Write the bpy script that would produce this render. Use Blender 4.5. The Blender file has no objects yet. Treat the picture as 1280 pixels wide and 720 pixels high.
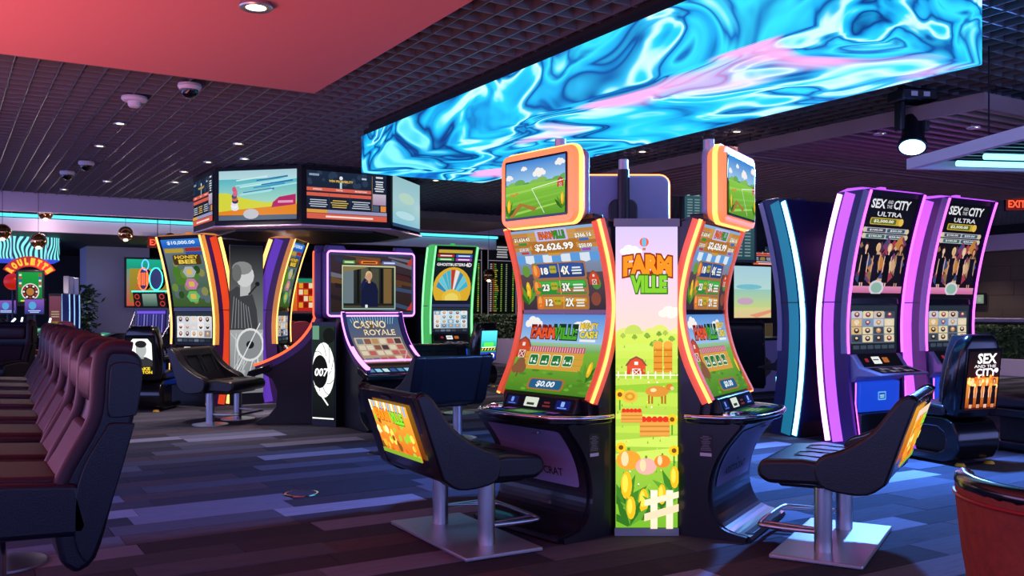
import bpy, bmesh, math, random
from mathutils import Vector, Matrix
random.seed(7)
sc = bpy.context.scene
col = sc.collection
PI = math.pi
R = math.radians
# ------------------------------------------------------------------ camera, world, exposure
FPX, HZ, EYE = 1161.0, 388.0, 1.3
CA, SA = 0.8532, 0.5216
def W(X, t, z=0.0):
    """right / depth of the photograph's viewpoint -> building axes"""
    return Vector((X * CA + t * SA, -X * SA + t * CA, z))
def at(px, t, z=0.0):
    return W((px - 640) / FPX * t, t, z)
def atp(px, py, t):
    return W((px - 640) / FPX * t, t, EYE + (HZ - py) / FPX * t)
def onz(px, py, z):
    t = FPX * (z - EYE) / (HZ - py)
    return W((px - 640) / FPX * t, t, z)
def yaw(dx, dt):
    d = W(dx, dt)
    return math.atan2(-d.x, d.y)
cam_d = bpy.data.cameras.new('camera')
cam = bpy.data.objects.new('camera', cam_d)
col.objects.link(cam)
cam.location = (0, 0, EYE)
cam.rotation_euler = (PI / 2, 0, -math.atan2(SA, CA))
cam_d.sensor_width = 36
cam_d.lens = FPX / 1280 * 36
cam_d.shift_y = (HZ - 360) / 1280
cam_d.clip_end = 200
sc.camera = cam
wd = bpy.data.worlds.new('world')
sc.world = wd
wd.use_nodes = True
bg = wd.node_tree.nodes['Background']
bg.inputs[0].default_value = (0.25, 0.30, 0.82, 1)
bg.inputs[1].default_value = 3.7
sc.view_settings.view_transform = 'Standard'
sc.view_settings.look = 'None'
sc.view_settings.gamma = 1
sc.view_settings.use_curve_mapping = False
sc.view_settings.exposure = 0.0
sc.cycles.use_denoising = True
sc.cycles.max_bounces = 6
sc.cycles.diffuse_bounces = 3
sc.cycles.glossy_bounces = 3
sc.cycles.sample_clamp_indirect = 4.0
sc.cycles.caustics_reflective = False
sc.cycles.caustics_refractive = False
# red light of the game bank that the row of chairs faces, beyond the picture edge
for nm, loc_, rot_, sx_, sy_, en_, c_ in (('bank_light', (-0.9, 3.6, 0.9), (R(180), 0, 0), 1.2, 9.0, 205, (1.0, 0.36, 0.36)),
                                          ('bank_light', (-1.2, 6.2, 1.2), (0, R(-90), 0), 0.9, 6.0, 42, (1.0, 0.22, 0.34))):
    ld = bpy.data.lights.new(nm, 'AREA')
    ld.shape = 'RECTANGLE'
    ld.size, ld.size_y, ld.energy, ld.color = sx_, sy_, en_, c_
    lo = bpy.data.objects.new(nm, ld)
    col.objects.link(lo)
    lo.location, lo.rotation_euler = loc_, rot_

# ------------------------------------------------------------------ colours and materials
def lin(c):
    if isinstance(c, str):
        c = c.lstrip('#')
        c = tuple(int(c[i:i + 2], 16) / 255 for i in (0, 2, 4))
    return tuple((x / 12.92 if x <= 0.04045 else ((x + 0.055) / 1.055) ** 2.4) for x in c[:3])
M = {}
def mat(name, c, rough=0.5, metal=0.0, em=None, es=1.0, spec=0.5, noise=None, coat=0.0, bump=None):
    m = bpy.data.materials.new(name)
    m.use_nodes = True
    nt = m.node_tree
    b = nt.nodes['Principled BSDF']
    b.inputs['Base Color'].default_value = (*lin(c), 1)
    b.inputs['Roughness'].default_value = rough
    b.inputs['Metallic'].default_value = metal
    b.inputs['Specular IOR Level'].default_value = spec
    b.inputs['Coat Weight'].default_value = coat
    if em:
        b.inputs['Emission Color'].default_value = (*lin(em), 1)
        b.inputs['Emission Strength'].default_value = es
    if noise:
        sc_, c2, det = noise
        tc = nt.nodes.new('ShaderNodeTexCoord')
        n = nt.nodes.new('ShaderNodeTexNoise')
        n.inputs['Scale'].default_value = sc_
        n.inputs['Detail'].default_value = det
        mx = nt.nodes.new('ShaderNodeMix')
        mx.data_type = 'RGBA'
        mx.inputs[6].default_value = (*lin(c), 1)
        mx.inputs[7].default_value = (*lin(c2), 1)
        nt.links.new(tc.outputs['Object'], n.inputs['Vector'])
        nt.links.new(n.outputs['Fac'], mx.inputs[0])
        nt.links.new(mx.outputs[2], b.inputs['Base Color'])
    if bump:
        tc = nt.nodes.new('ShaderNodeTexCoord')
        n = nt.nodes.new('ShaderNodeTexNoise')
        n.inputs['Scale'].default_value = bump[0]
        bp = nt.nodes.new('ShaderNodeBump')
        bp.inputs['Strength'].default_value = bump[1]
        bp.inputs['Distance'].default_value = 0.004
        nt.links.new(tc.outputs['Object'], n.inputs['Vector'])
        nt.links.new(n.outputs['Fac'], bp.inputs['Height'])
        nt.links.new(bp.outputs['Normal'], b.inputs['Normal'])
    M[name] = m
    return m
def screen_mat(name, es, gloss=0.3, base=0.01):
    m = bpy.data.materials.new(name)
    m.use_nodes = True
    nt = m.node_tree
    b = nt.nodes['Principled BSDF']
    a = nt.nodes.new('ShaderNodeAttribute')
    a.attribute_name = 'Col'
    b.inputs['Base Color'].default_value = (base, base, base, 1)
    b.inputs['Roughness'].default_value = gloss
    b.inputs['Specular IOR Level'].default_value = 0.0
    nt.links.new(a.outputs['Color'], b.inputs['Emission Color'])
    b.inputs['Emission Strength'].default_value = es
    M[name] = m
    return m
screen_mat('screen', 0.95)
screen_mat('screen_dim', 0.5)
screen_mat('screen_glow', 1.5)
screen_mat('screen_poster', 1.35, 0.4)
def print_mat(name):
    m = bpy.data.materials.new(name)
    m.use_nodes = True
    nt = m.node_tree
    a = nt.nodes.new('ShaderNodeAttribute')
    a.attribute_name = 'Col'
    nt.links.new(a.outputs['Color'], nt.nodes['Principled BSDF'].inputs['Base Color'])
    nt.nodes['Principled BSDF'].inputs['Roughness'].default_value = 0.5
    M[name] = m
print_mat('print')

mat('black_gloss', '#0b0c12', 0.18, coat=0.3)
mat('black', '#101118', 0.4)
mat('black_matte', '#0d0d12', 0.7)
mat('leather', '#12131c', 0.34, bump=(160, 0.25))
mat('leather_wine_redlit', '#2a1620', 0.5, spec=0.25, bump=(160, 0.2))  # on the chairs, reflected red light is put into the leather colour
mat('leather_navy', '#0a101e', 0.38, spec=0.3, bump=(160, 0.2))
mat('leather_red', '#8f1a1a', 0.45)
mat('metal', '#c2c4cc', 0.32, 1.0)
mat('metal_plate', '#b4b2bb', 0.42, 0.85)
mat('chrome', '#d8d8e0', 0.12, 1.0)
mat('dark_metal', '#2a2b33', 0.35, 0.8)
mat('lavender', '#8f86ad', 0.45)
mat('white', '#d8d6e0', 0.5)
mat('grey_trim', '#7f8a90', 0.45)
mat('yellow', '#c9a326', 0.5)

# ------------------------------------------------------------------ mesh helpers
def link(o, parent=None):
    col.objects.link(o)
    if parent is not None:
        o.parent = parent
    return o
def obj(name, verts, faces, m, parent=None, smooth=None, bevel=0, seg=2):
    me = bpy.data.meshes.new(name)
    me.from_pydata([tuple(v) for v in verts], [], faces)
    bm = bmesh.new()
    bm.from_mesh(me)
    bmesh.ops.recalc_face_normals(bm, faces=bm.faces)
    bm.to_mesh(me)
    bm.free()
    if m:
        me.materials.append(M[m] if isinstance(m, str) else m)
    if smooth is not None or bevel:
        me.shade_smooth()
        me.set_sharp_from_angle(angle=R(smooth if smooth else 35))
    o = bpy.data.objects.new(name, me)
    if bevel:
        md = o.modifiers.new('bevel', 'BEVEL')
        md.width = bevel
        md.segments = seg
        md.limit_method = 'ANGLE'
        md.angle_limit = R(32)
    return link(o, parent)
def tag(o, label, cat=None, group=None, kind=None):
    if label:
        o['label'] = label
    if cat:
        o['category'] = cat
    if group:
        o['group'] = group
    if kind:
        o['kind'] = kind
    return o
def thing(name, label, cat, loc=(0, 0, 0), rz=0.0, group=None):
    o = bpy.data.objects.new(name, None)
    o.empty_display_size = 0.1
    link(o)
    o.location = loc
    o.rotation_euler = (0, 0, rz)
    return tag(o, label, cat, group)
def copytree(o, parent=None):
    c = o.copy()
    link(c)
    if parent is not None:
        c.parent = parent
    for ch in list(o.children):
        copytree(ch, c)
    return c
def clone(o, label, loc, rz, group=None):
    c = copytree(o)
    c.location = loc
    c.rotation_euler = (0, 0, rz)
    c['label'] = label
    if group:
        c['group'] = group
    return c
BOXF = [(0, 1, 3, 2), (4, 6, 7, 5), (0, 4, 5, 1), (2, 3, 7, 6), (0, 2, 6, 4), (1, 5, 7, 3)]
def boxv(a, b):
    return [(x, y, z) for x in (a[0], b[0]) for y in (a[1], b[1]) for z in (a[2], b[2])]
def box(name, a, b, m, parent=None, bevel=0, seg=2):
    return obj(name, boxv(a, b), BOXF, m, parent, bevel=bevel, seg=seg)
def boxes(name, lst, m, parent=None):
    v, f = [], []
    for a, b in lst:
        k = len(v)
        v += boxv(a, b)
        f += [tuple(i + k for i in q) for q in BOXF]
    return obj(name, v, f, m, parent)
def prism(name, prof, x0, x1, m, parent=None, bevel=0, axis='x', seg=2, smooth=None):
    """profile of 2D points swept between x0 and x1; axis x: (y,z); y: (x,z); z: (x,y)"""
    def p(u, v, w):
        return (w, u, v) if axis == 'x' else ((u, w, v) if axis == 'y' else (u, v, w))
    n = len(prof)
    v = [p(u, q, x0) for u, q in prof] + [p(u, q, x1) for u, q in prof]
    f = [tuple(range(n)), tuple(range(2 * n - 1, n - 1, -1))]
    f += [(i, (i + 1) % n, n + (i + 1) % n, n + i) for i in range(n)]
    return obj(name, v, f, m, parent, bevel=bevel, seg=seg, smooth=smooth)
def cr(pts, n=6):
    """smooth curve through points"""
    out = []
    P = [pts[0]] + list(pts) + [pts[-1]]
    for i in range(1, len(P) - 2):
        p0, p1, p2, p3 = (Vector(q) for q in P[i - 1:i + 3])
        for k in range(n):
            t = k / n
            out.append(0.5 * ((2 * p1) + (p2 - p0) * t + (2 * p0 - 5 * p1 + 4 * p2 - p3) * t * t + (3 * p1 - p0 - 3 * p2 + p3) * t ** 3))
    out.append(Vector(pts[-1]))
    return [tuple(q) for q in out]
def sweep(name, pts, ring, m, parent=None, closed=False, up=(0, 0, 1), smooth=50, bevel=0):
    """ring: 2D offsets (side, up) carried along pts"""
    pts = [Vector(p) for p in pts]
    n, k = len(pts), len(ring)
    v, f = [], []
    up0 = Vector(up)
    for i, p in enumerate(pts):
        a = pts[(i - 1) % n] if (closed or i > 0) else p
        b = pts[(i + 1) % n] if (closed or i < n - 1) else p
        d = (b - a).normalized()
        s = d.cross(up0)
        if s.length < 1e-4:
            s = d.cross(Vector((1, 0, 0)))
        s.normalize()
        u = s.cross(d).normalized()
        v += [p + s * x + u * y for x, y in ring]
    for i in range(n if closed else n - 1):
        j = (i + 1) % n
        f += [(i * k + q, i * k + (q + 1) % k, j * k + (q + 1) % k, j * k + q) for q in range(k)]
    if not closed:
        f += [tuple(range(k - 1, -1, -1)), tuple((n - 1) * k + q for q in range(k))]
    return obj(name, v, f, m, parent, smooth=smooth, bevel=bevel)
def circ(r, n=10, ry=None):
    return [(r * math.cos(2 * PI * i / n), (ry or r) * math.sin(2 * PI * i / n)) for i in range(n)]
def tube(name, pts, r, m, parent=None, n=10, closed=False, up=(0.01, 0.02, 1)):
    return sweep(name, pts, circ(r, n), m, parent, closed, up)
def rectring(a, b):
    return [(-a, -b), (a, -b), (a, b), (-a, b)]
def lathe(name, prof, m, parent=None, n=28, loc=(0, 0, 0), smooth=35):
    v, f = [], []
    k = len(prof)
    for i in range(n):
        c, s = math.cos(2 * PI * i / n), math.sin(2 * PI * i / n)
        v += [(loc[0] + r * c, loc[1] + r * s, loc[2] + z) for r, z in prof]
    for i in range(n):
        j = (i + 1) % n
        f += [(i * k + q, j * k + q, j * k + q + 1, i * k + q + 1) for q in range(k - 1)]
    f += [tuple(i * k for i in range(n))[::-1], tuple(i * k + k - 1 for i in range(n))]
    return obj(name, v, f, m, parent, smooth=smooth)
def rrpts(w, h, r, n=4, cx=0, cy=0):
    out = []
    for sx, sy, a0 in ((1, 1, 0), (-1, 1, 90), (-1, -1, 180), (1, -1, 270)):
        for i in range(n + 1):
            a = R(a0 + 90 * i / n)
            out.append((cx + sx * (w / 2 - r) + r * math.cos(a), cy + sy * (h / 2 - r) + r * math.sin(a)))
    return out
def loft(name, rings, m, parent=None, smooth=50):
    """rings: lists of equal length of 3D points"""
    k = len(rings[0])
    v = [p for rg in rings for p in rg]
    f = []
    for i in range(len(rings) - 1):
        f += [(i * k + q, i * k + (q + 1) % k, (i + 1) * k + (q + 1) % k, (i + 1) * k + q) for q in range(k)]
    f += [tuple(range(k)), tuple((len(rings) - 1) * k + q for q in range(k))]
    return obj(name, v, f, m, parent, smooth=smooth)

# ------------------------------------------------------------------ flat print: vector artwork laid on a surface
_gl = {}
def glyph(s, bold=0.0, sx=1.0):
    key = (s, bold)
    if key not in _gl:
        cu = bpy.data.curves.new('t', 'FONT')
        cu.body = s
        cu.size = 1
        cu.offset = bold
        cu.resolution_u = 2
        o = bpy.data.objects.new('t', cu)
        col.objects.link(o)
        dg = bpy.context.evaluated_depsgraph_get()
        me = o.evaluated_get(dg).to_mesh()
        v = [(p.co.x, p.co.y) for p in me.vertices]
        f = [tuple(p.vertices) for p in me.polygons]
        o.evaluated_get(dg).to_mesh_clear()
        bpy.data.objects.remove(o)
        bpy.data.curves.remove(cu)
        xs = [p[0] for p in v] or [0]
        ys = [p[1] for p in v] or [0]
        x0, x1, y0, y1 = min(xs), max(xs), min(ys), max(ys)
        _gl[key] = ([(x - (x0 + x1) / 2, y - (y0 + y1) / 2) for x, y in v], f, x1 - x0, y1 - y0)
    return _gl[key]
class Art:
    def __init__(s, h):
        s.h = h
        s.prims = []
    def poly(s, pts, c):
        cs = [lin(q) for q in c] if isinstance(c, list) else [lin(c)] * len(pts)
        s.prims.append((list(pts), [tuple(range(len(pts)))], cs))
        return s
    def rect(s, x0, y0, x1, y1, c, top=None):
        return s.poly([(x0, y0), (x1, y0), (x1, y1), (x0, y1)], [c, c, top, top] if top else c)
    def rr(s, x0, y0, x1, y1, r, c, n=3):
        return s.poly(rrpts(x1 - x0, y1 - y0, r, n, (x0 + x1) / 2, (y0 + y1) / 2), c)
    def circ(s, x, y, r, c, ry=None, n=14):
        return s.poly([(x + a, y + b) for a, b in circ(r, n, ry)], c)
    def frame(s, x0, y0, x1, y1, w, c):
        for q in ((x0, y0, x1, y0 + w), (x0, y1 - w, x1, y1), (x0, y0, x0 + w, y1), (x1 - w, y0, x1, y1)):
            s.rect(*q, c)
        return s
    def line(s, x0, y0, x1, y1, w, c):
        d = Vector((x1 - x0, y1 - y0)).normalized() * (w / 2)
        return s.poly([(x0 + d.y, y0 - d.x), (x1 + d.y, y1 - d.x), (x1 - d.y, y1 + d.x), (x0 - d.y, y0 + d.x)], c)
    def text(s, t, x, y, w, h, c, bold=0.02, out=None, slant=0.0, ob=0.05, arc=0.0):
        """text fitted into w x h about (x, y)"""
        v, f, tw, th = glyph(t, bold)
        k = w / tw
        kh = h / th
        def place(v):
            r = []
            for a, b in v:
                px, py = a * k + slant * b * kh, b * kh
                py += arc * (1 - (2 * a / tw) ** 2)
                r.append((x + px, y + py))
            return r
        if out:
            vo, fo, _, _ = glyph(t, bold + ob)
            s.prims.append((place(vo), fo, [lin(out)] * len(vo)))
        s.prims.append((place(v), f, [lin(c)] * len(v)))
        return s
    def bars(s, x0, y0, x1, y1, rows, c, fill=0.5, ragged=0.5):
        """unreadable small print"""
        dh = (y1 - y0) / rows
        for i in range(rows):
            l = (x1 - x0) * (1 - ragged * random.random())
            m_ = (x0 + x1) / 2
            s.rect(m_ - l / 2, y0 + dh * i, m_ + l / 2, y0 + dh * (i + fill), c)
        return s
    def build(s, name, parent, fmap, m='screen', cuts=(), eps=1e-4):
        bm = bmesh.new()
        lay = bm.loops.layers.float_color.new('Col')
        for i, (pts, faces, cs) in enumerate(s.prims):
            vs = [bm.verts.new((x, y, i * eps)) for x, y in pts]
            for f in faces:
                try:
                    fc = bm.faces.new([vs[q] for q in f])
                except ValueError:
                    continue
                if fc.normal.z < 0 or True:
                    fc.normal_update()
                    if fc.normal.z < 0:
                        fc.normal_flip()
                for lp in fc.loops:
                    c = cs[vs.index(lp.vert)] if len(vs) < 80 else cs[0]
                    lp[lay] = (*c, 1)
        for c in cuts:
            bmesh.ops.bisect_plane(bm, geom=bm.verts[:] + bm.edges[:] + bm.faces[:], plane_co=(0, c, 0), plane_no=(0, 1, 0))
        for co, no in (((0, 0, 0), (-1, 0, 0)), ((1, 0, 0), (1, 0, 0)), ((0, 0, 0), (0, -1, 0)), ((0, s.h, 0), (0, 1, 0))):
            bmesh.ops.bisect_plane(bm, geom=bm.verts[:] + bm.edges[:] + bm.faces[:], plane_co=co, plane_no=no, clear_outer=True)
        for v in bm.verts:
            v.co = fmap(v.co.x, v.co.y, v.co.z)
        me = bpy.data.meshes.new(name)
        bm.to_mesh(me)
        bm.free()
        me.materials.append(M[m])
        return link(bpy.data.objects.new(name, me), parent)
def flat(center, w, h, right=(-1, 0, 0), up=(0, 0, 1), off=0.0):
    """maps artwork of width 1 and height h onto a w wide rectangle"""
    c, r, u = Vector(center), Vector(right).normalized(), Vector(up).normalized()
    n = r.cross(u)
    k = w
    return lambda x, y, o: c + r * ((x - 0.5) * w) + u * ((y - h / 2) * k) + n * (o + off)
def curved(curve, w, h, off=0.0):
    """artwork on a curve of (y,z) points, front towards +Y"""
    P = [Vector((0, a, b)) for a, b in curve]
    L = [0]
    for a, b in zip(P, P[1:]):
        L.append(L[-1] + (b - a).length)
    def fm(x, y, o):
        d = min(max(y / h, 0), 1) * L[-1]
        i = 0
        while i < len(L) - 2 and L[i + 1] < d:
            i += 1
        t = (d - L[i]) / (L[i + 1] - L[i])
        p = P[i].lerp(P[i + 1], t)
        e = (P[i + 1] - P[i]).normalized()
        return Vector(((0.5 - x) * w, p.y, p.z)) + Vector((0, e.z, -e.y)) * (o + off)
    return fm
def ncuts(h, n):
    return [h * i / n for i in range(1, n)]
# ------------------------------------------------------------------ the room
ZG, ZS = 3.25, 3.10            # open-cell ceiling, lowered soffit
CARPET = [('#4c4c5c', '#2c2c3a'), ('#5a5a6c', '#383848'), ('#7a7a94', '#52526a'), ('#3e3e4c', '#22222e'),
          ('#5a4c56', '#382e36'), ('#666478', '#424052'), ('#9494ae', '#64647e'), ('#464250', '#282632')]
for i, (a, b) in enumerate(CARPET):
    m = mat('carpet_%d' % i, a, 0.95, spec=0.15, noise=(1.0, b, 5), bump=(420, 0.5))
    nt = m.node_tree                                    # streaks run along each plank
    gp = nt.nodes.new('ShaderNodeNewGeometry')
    mp = nt.nodes.new('ShaderNodeMapping')
    mp.inputs['Scale'].default_value = (5, 70, 1)
    nt.links.new(gp.outputs['Position'], mp.inputs[0])
    nz = [n for n in nt.nodes if n.type == 'TEX_NOISE' and n.inputs['Scale'].default_value == 1.0][0]
    nt.links.new(mp.outputs[0], nz.inputs['Vector'])
mat('subfloor', '#15151b', 0.9)
mat('plenum', '#0a0a0f', 0.9)
mat('cell', '#74747f', 0.36, 0.5)
mat('cell_cross', '#747482', 0.55, 0.1)
mat('soffit', '#d87c7e', 0.6)
mat('lilac_paint', '#d2bcdc', 0.6)
mat('pale_paint', '#dccce0', 0.6)
mat('wall_dark', '#1c1a22', 0.6, noise=(1.3, '#2a2630', 3))
mat('wall_grey', '#c4c0d8', 0.6)
mat('stone', '#4a423e', 0.55, noise=(1.6, '#6e5c50', 6))
mat('wood', '#9a7a7c', 0.5, noise=(3, '#7e6062', 4))
mat('wood_dark', '#3a2c30', 0.6)
mat('cyan_light', '#102a30', 0.4, em='#59e2f6', es=1.3)
floor = box('floor', (-8, -6, -0.08), (24, 30, -0.012), 'subfloor')
tag(floor, None, kind='structure')
def project(p):
    X = p.x * CA - p.y * SA
    t = p.x * SA + p.y * CA
    if t < 0.5:
        return None
    return 640 + X / t * FPX, HZ + (EYE - p.z) / t * FPX, t
planks = []
PW, PL = 0.25, 1.0
ra = random.Random(3)
for r_ in range(int(1.0 / PW), int(27 / PW)):
    y0 = r_ * PW
    off = ra.random() * PL
    for c_ in range(-4, 24):
        x0 = c_ * PL + off
        p = project(Vector((x0 + PL / 2, y0 + PW / 2, 0)))
        ci = ra.choices(range(8), (5, 4, 3, 5, 4, 4, 1.6, 4))[0]
        dz = -0.0025 * ra.random()
        if p and p[2] > 2.5 and -260 < p[0] < 1540 and p[1] < 830:
            planks.append((p[2] if (-60 < p[0] < 1340 and p[1] < 735) else 99 + p[2], x0, y0, ci, dz))
planks.sort()
pm = {}
for _, x0, y0, ci, dz in planks[:300]:
    if ci not in pm:
        o = box('carpet_plank', (0.0015, 0.0015, -0.012), (PL - 0.0015, PW - 0.0015, 0), 'carpet_%d' % ci, floor)
        pm[ci] = o.data
    else:
        o = link(bpy.data.objects.new('carpet_plank', pm[ci]), floor)
    o.location = (x0, y0, dz)
v, f, mi = [], [], []
for _, x0, y0, ci, dz in planks[300:]:
    k = len(v)
    v += boxv((x0 + 0.0015, y0 + 0.0015, -0.012), (x0 + PL - 0.0015, y0 + PW - 0.0015, dz))
    f += [tuple(i + k for i in q) for q in BOXF]
    mi += [ci] * 6
o = obj('carpet_planks', v, f, None, floor)
for i in range(8):
    o.data.materials.append(M['carpet_%d' % i])
o.data.polygons.foreach_set('material_index', mi)
o['kind'] = 'stuff'
# ceiling: dark void and open cells of long blades crossed by shorter ones
ceil = box('ceiling', (-8, -6, 3.9), (24, 30, 4.0), 'plenum')
tag(ceil, None, kind='structure')
me = None
for i in range(148):
    if me is None:
        o = box('ceiling_blade', (-0.0035, 0, 0), (0.0035, 24, 0.10), 'cell', ceil)
        me = o.data
    else:
        o = link(bpy.data.objects.new('ceiling_blade', me), ceil)
    o.location = (-3.0 + i * 0.165, 2.0, ZG)
me = None
for i in range(118):
    if me is None:
        o = box('ceiling_crossblade', (0, -0.006, 0), (24.4, 0.006, 0.10), 'cell_cross', ceil)
        me = o.data
    else:
        o = link(bpy.data.objects.new('ceiling_crossblade', me), ceil)
    o.location = (-3.0, 2.1 + i * 0.2, ZG + 0.008)
sof = box('ceiling_soffit', (-7, -5, ZS), (2.62, 7.43, ZS + 0.14), 'soffit')
tag(sof, None, kind='structure')
# walls
def struct(o):
    o['kind'] = 'structure'
    return o
struct(box('wall_back', (-7, 27.0, 0), (21, 27.3, 3.9), 'wall_dark'))
wr = struct(box('wall_right', (20.6, -5, 0), (20.9, 27, 3.9), 'wall_dark'))
# stone courses on the right wall
rs = random.Random(5)
yy0, k = 6.0, 0
for r_ in range(8):
    y = 6.0 + rs.random() * 0.8
    while y < 17:
        l = 1.1 + rs.random() * 0.9
        d = rs.random() * 0.012
        box('stone_slab', (20.555 - d, y + 0.004, 0.33 * r_ + 0.003), (20.6, y + l - 0.004, 0.33 * (r_ + 1) - 0.003), 'stone', wr)
        y += l
struct(box('trim_1', (20.2, 5.5, 2.66), (20.6, 18, 3.0), 'lilac_paint'))
bk = struct(box('trim_2', (-7, 17.4, 2.95), (11, 17.55, ZG + 0.12), 'lilac_paint'))
struct(box('trim_3', (-7, 18.7, 2.72), (11, 18.85, 2.95), 'pale_paint'))
cs = box('cove_light', (-7, 18.62, 2.965), (11, 18.72, 3.02), 'cyan_light')
tag(cs, 'long cyan cove light strip glowing behind the lilac bulkhead', 'cove light')
struct(box('ceiling_low', (-7, 18.85, 2.74), (11, 27, 2.8), 'wall_dark'))
# grey pier and screen wall at the far left
struct(box('wall_pier', (2.72, 22.7, 0), (4.05, 23.9, 2.74), 'wall_grey'))

# ------------------------------------------------------------------ overhead video box
def swirl_mat(name, es, pink=True):
    m = bpy.data.materials.new(name)
    m.use_nodes = True
    nt = m.node_tree
    N, L = nt.nodes, nt.links
    b = N['Principled BSDF']
    b.inputs['Base Color'].default_value = (0.01, 0.012, 0.015, 1)
    b.inputs['Roughness'].default_value = 0.9
    b.inputs['Specular IOR Level'].default_value = 0.02
    tc = N.new('ShaderNodeTexCoord')
    mp = N.new('ShaderNodeMapping')
    mp.inputs['Scale'].default_value = (1.2, 0.78, 1.4)
    mp.inputs['Location'].default_value = (3.1, 7.3, 1.2)
    L.new(tc.outputs['Object'], mp.inputs[0])
    def noise(vec, sc_, det=2.0, w=0):
        n = N.new('ShaderNodeTexNoise')
        n.inputs['Scale'].default_value = sc_
        n.inputs['Detail'].default_value = det
        n.inputs['Roughness'].default_value = 0.45
        L.new(vec, n.inputs['Vector'])
        return n
    def warp(vec, n, amt):
        s = N.new('ShaderNodeVectorMath')
        s.operation = 'SUBTRACT'
        L.new(n.outputs['Color'], s.inputs[0])
        s.inputs[1].default_value = (0.5, 0.5, 0.5)
        k = N.new('ShaderNodeVectorMath')
        k.operation = 'SCALE'
        L.new(s.outputs[0], k.inputs[0])
        k.inputs['Scale'].default_value = amt
        a = N.new('ShaderNodeVectorMath')
        L.new(vec, a.inputs[0])
        L.new(k.outputs[0], a.inputs[1])
        return a.outputs[0]
    v1 = warp(mp.outputs[0], noise(mp.outputs[0], 0.9, 1.0), 2.6)
    v2 = warp(v1, noise(v1, 0.8, 1.0), 2.2)
    n3 = noise(v2, 0.62, 3.5)
    rp = N.new('ShaderNodeValToRGB')
    els = rp.color_ramp.elements
    stops = [(0.22, '#08205a'), (0.29, '#0f6cc4'), (0.335, '#1cb8e8'), (0.375, '#7ce6fa'), (0.395, '#17a2dc'), (0.425, '#082c78'), (0.445, '#1490d4'), (0.48, '#24c8ee'),
             (0.505, '#c8f4ff'), (0.52, '#28b4e8'), (0.545, '#0b3f90'), (0.56, '#1a9cdc'), (0.60, '#30d2f0'), (0.63, '#0e5cb0'), (0.655, '#3ccdf0'), (0.70, '#eefcff'), (0.74, '#3aa8e8'), (0.80, '#102f80')]
    while len(els) < len(stops):
        els.new(0.5)
    for e, (p, c) in zip(els, stops):
        e.position = p
        e.color = (*lin(c), 1)
    L.new(n3.outputs['Fac'], rp.inputs[0])
    out = rp.outputs[0]
    if pink:
        pn = noise(v1, 0.55, 1.0)
        pr = N.new('ShaderNodeValToRGB')
        pr.color_ramp.elements[0].position = 0.62
        pr.color_ramp.elements[1].position = 0.69
        L.new(pn.outputs['Fac'], pr.inputs[0])
        sx = N.new('ShaderNodeSeparateXYZ')
        L.new(tc.outputs['Normal'], sx.inputs[0])
        mm = N.new('ShaderNodeMath')
        mm.operation = 'MULTIPLY'
        L.new(pr.outputs[0], mm.inputs[0])
        ab = N.new('ShaderNodeMath')
        ab.operation = 'ABSOLUTE'
        L.new(sx.outputs['Z'], ab.inputs[0])
        L.new(ab.outputs[0], mm.inputs[1])
        mx = N.new('ShaderNodeMix')
        mx.data_type = 'RGBA'
        L.new(mm.outputs[0], mx.inputs[0])
        L.new(out, mx.inputs[6])
        mx.inputs[7].default_value = (*lin('#f5a6dc'), 1)
        out = mx.outputs[2]
    L.new(out, b.inputs['Emission Color'])
    b.inputs['Emission Strength'].default_value = es
    M[name] = m
swirl_mat('swirl', 1.35)
bx0, bx1, by0, by1, bz0, bz1 = 3.76, 5.23, 3.23, 9.2, 2.75, 3.14
lb = thing('video_box', 'long hanging video box glowing with blue and cyan swirls', 'video screen', ((bx0 + bx1) / 2, (by0 + by1) / 2, bz0))
hx, hy, hz = (bx1 - bx0) / 2, (by1 - by0) / 2, bz1 - bz0
box('housing', (-hx + 0.02, -hy + 0.02, 0.02), (hx - 0.02, hy - 0.02, hz + 0.06), 'black', lb)
box('mounting_frame', (-hx + 0.06, -hy + 0.06, hz + 0.06), (hx - 0.06, hy - 0.06, hz + 0.125), 'black_matte', lb)
g = 0.004
box('side_display', (-hx, -hy + g, g), (-hx + 0.02, hy - g, hz), 'swirl', lb)
box('side_display', (hx - 0.02, -hy + g, g), (hx, hy - g, hz), 'swirl', lb)
box('end_display', (-hx + g, -hy, g), (hx - g, -hy + 0.02, hz), 'swirl', lb)
box('end_display', (-hx + g, hy - 0.02, g), (hx - g, hy, hz), 'swirl', lb)
box('bottom_display', (-hx + g, -hy + g, 0), (hx - g, hy - g, 0.02), 'swirl', lb)

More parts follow.
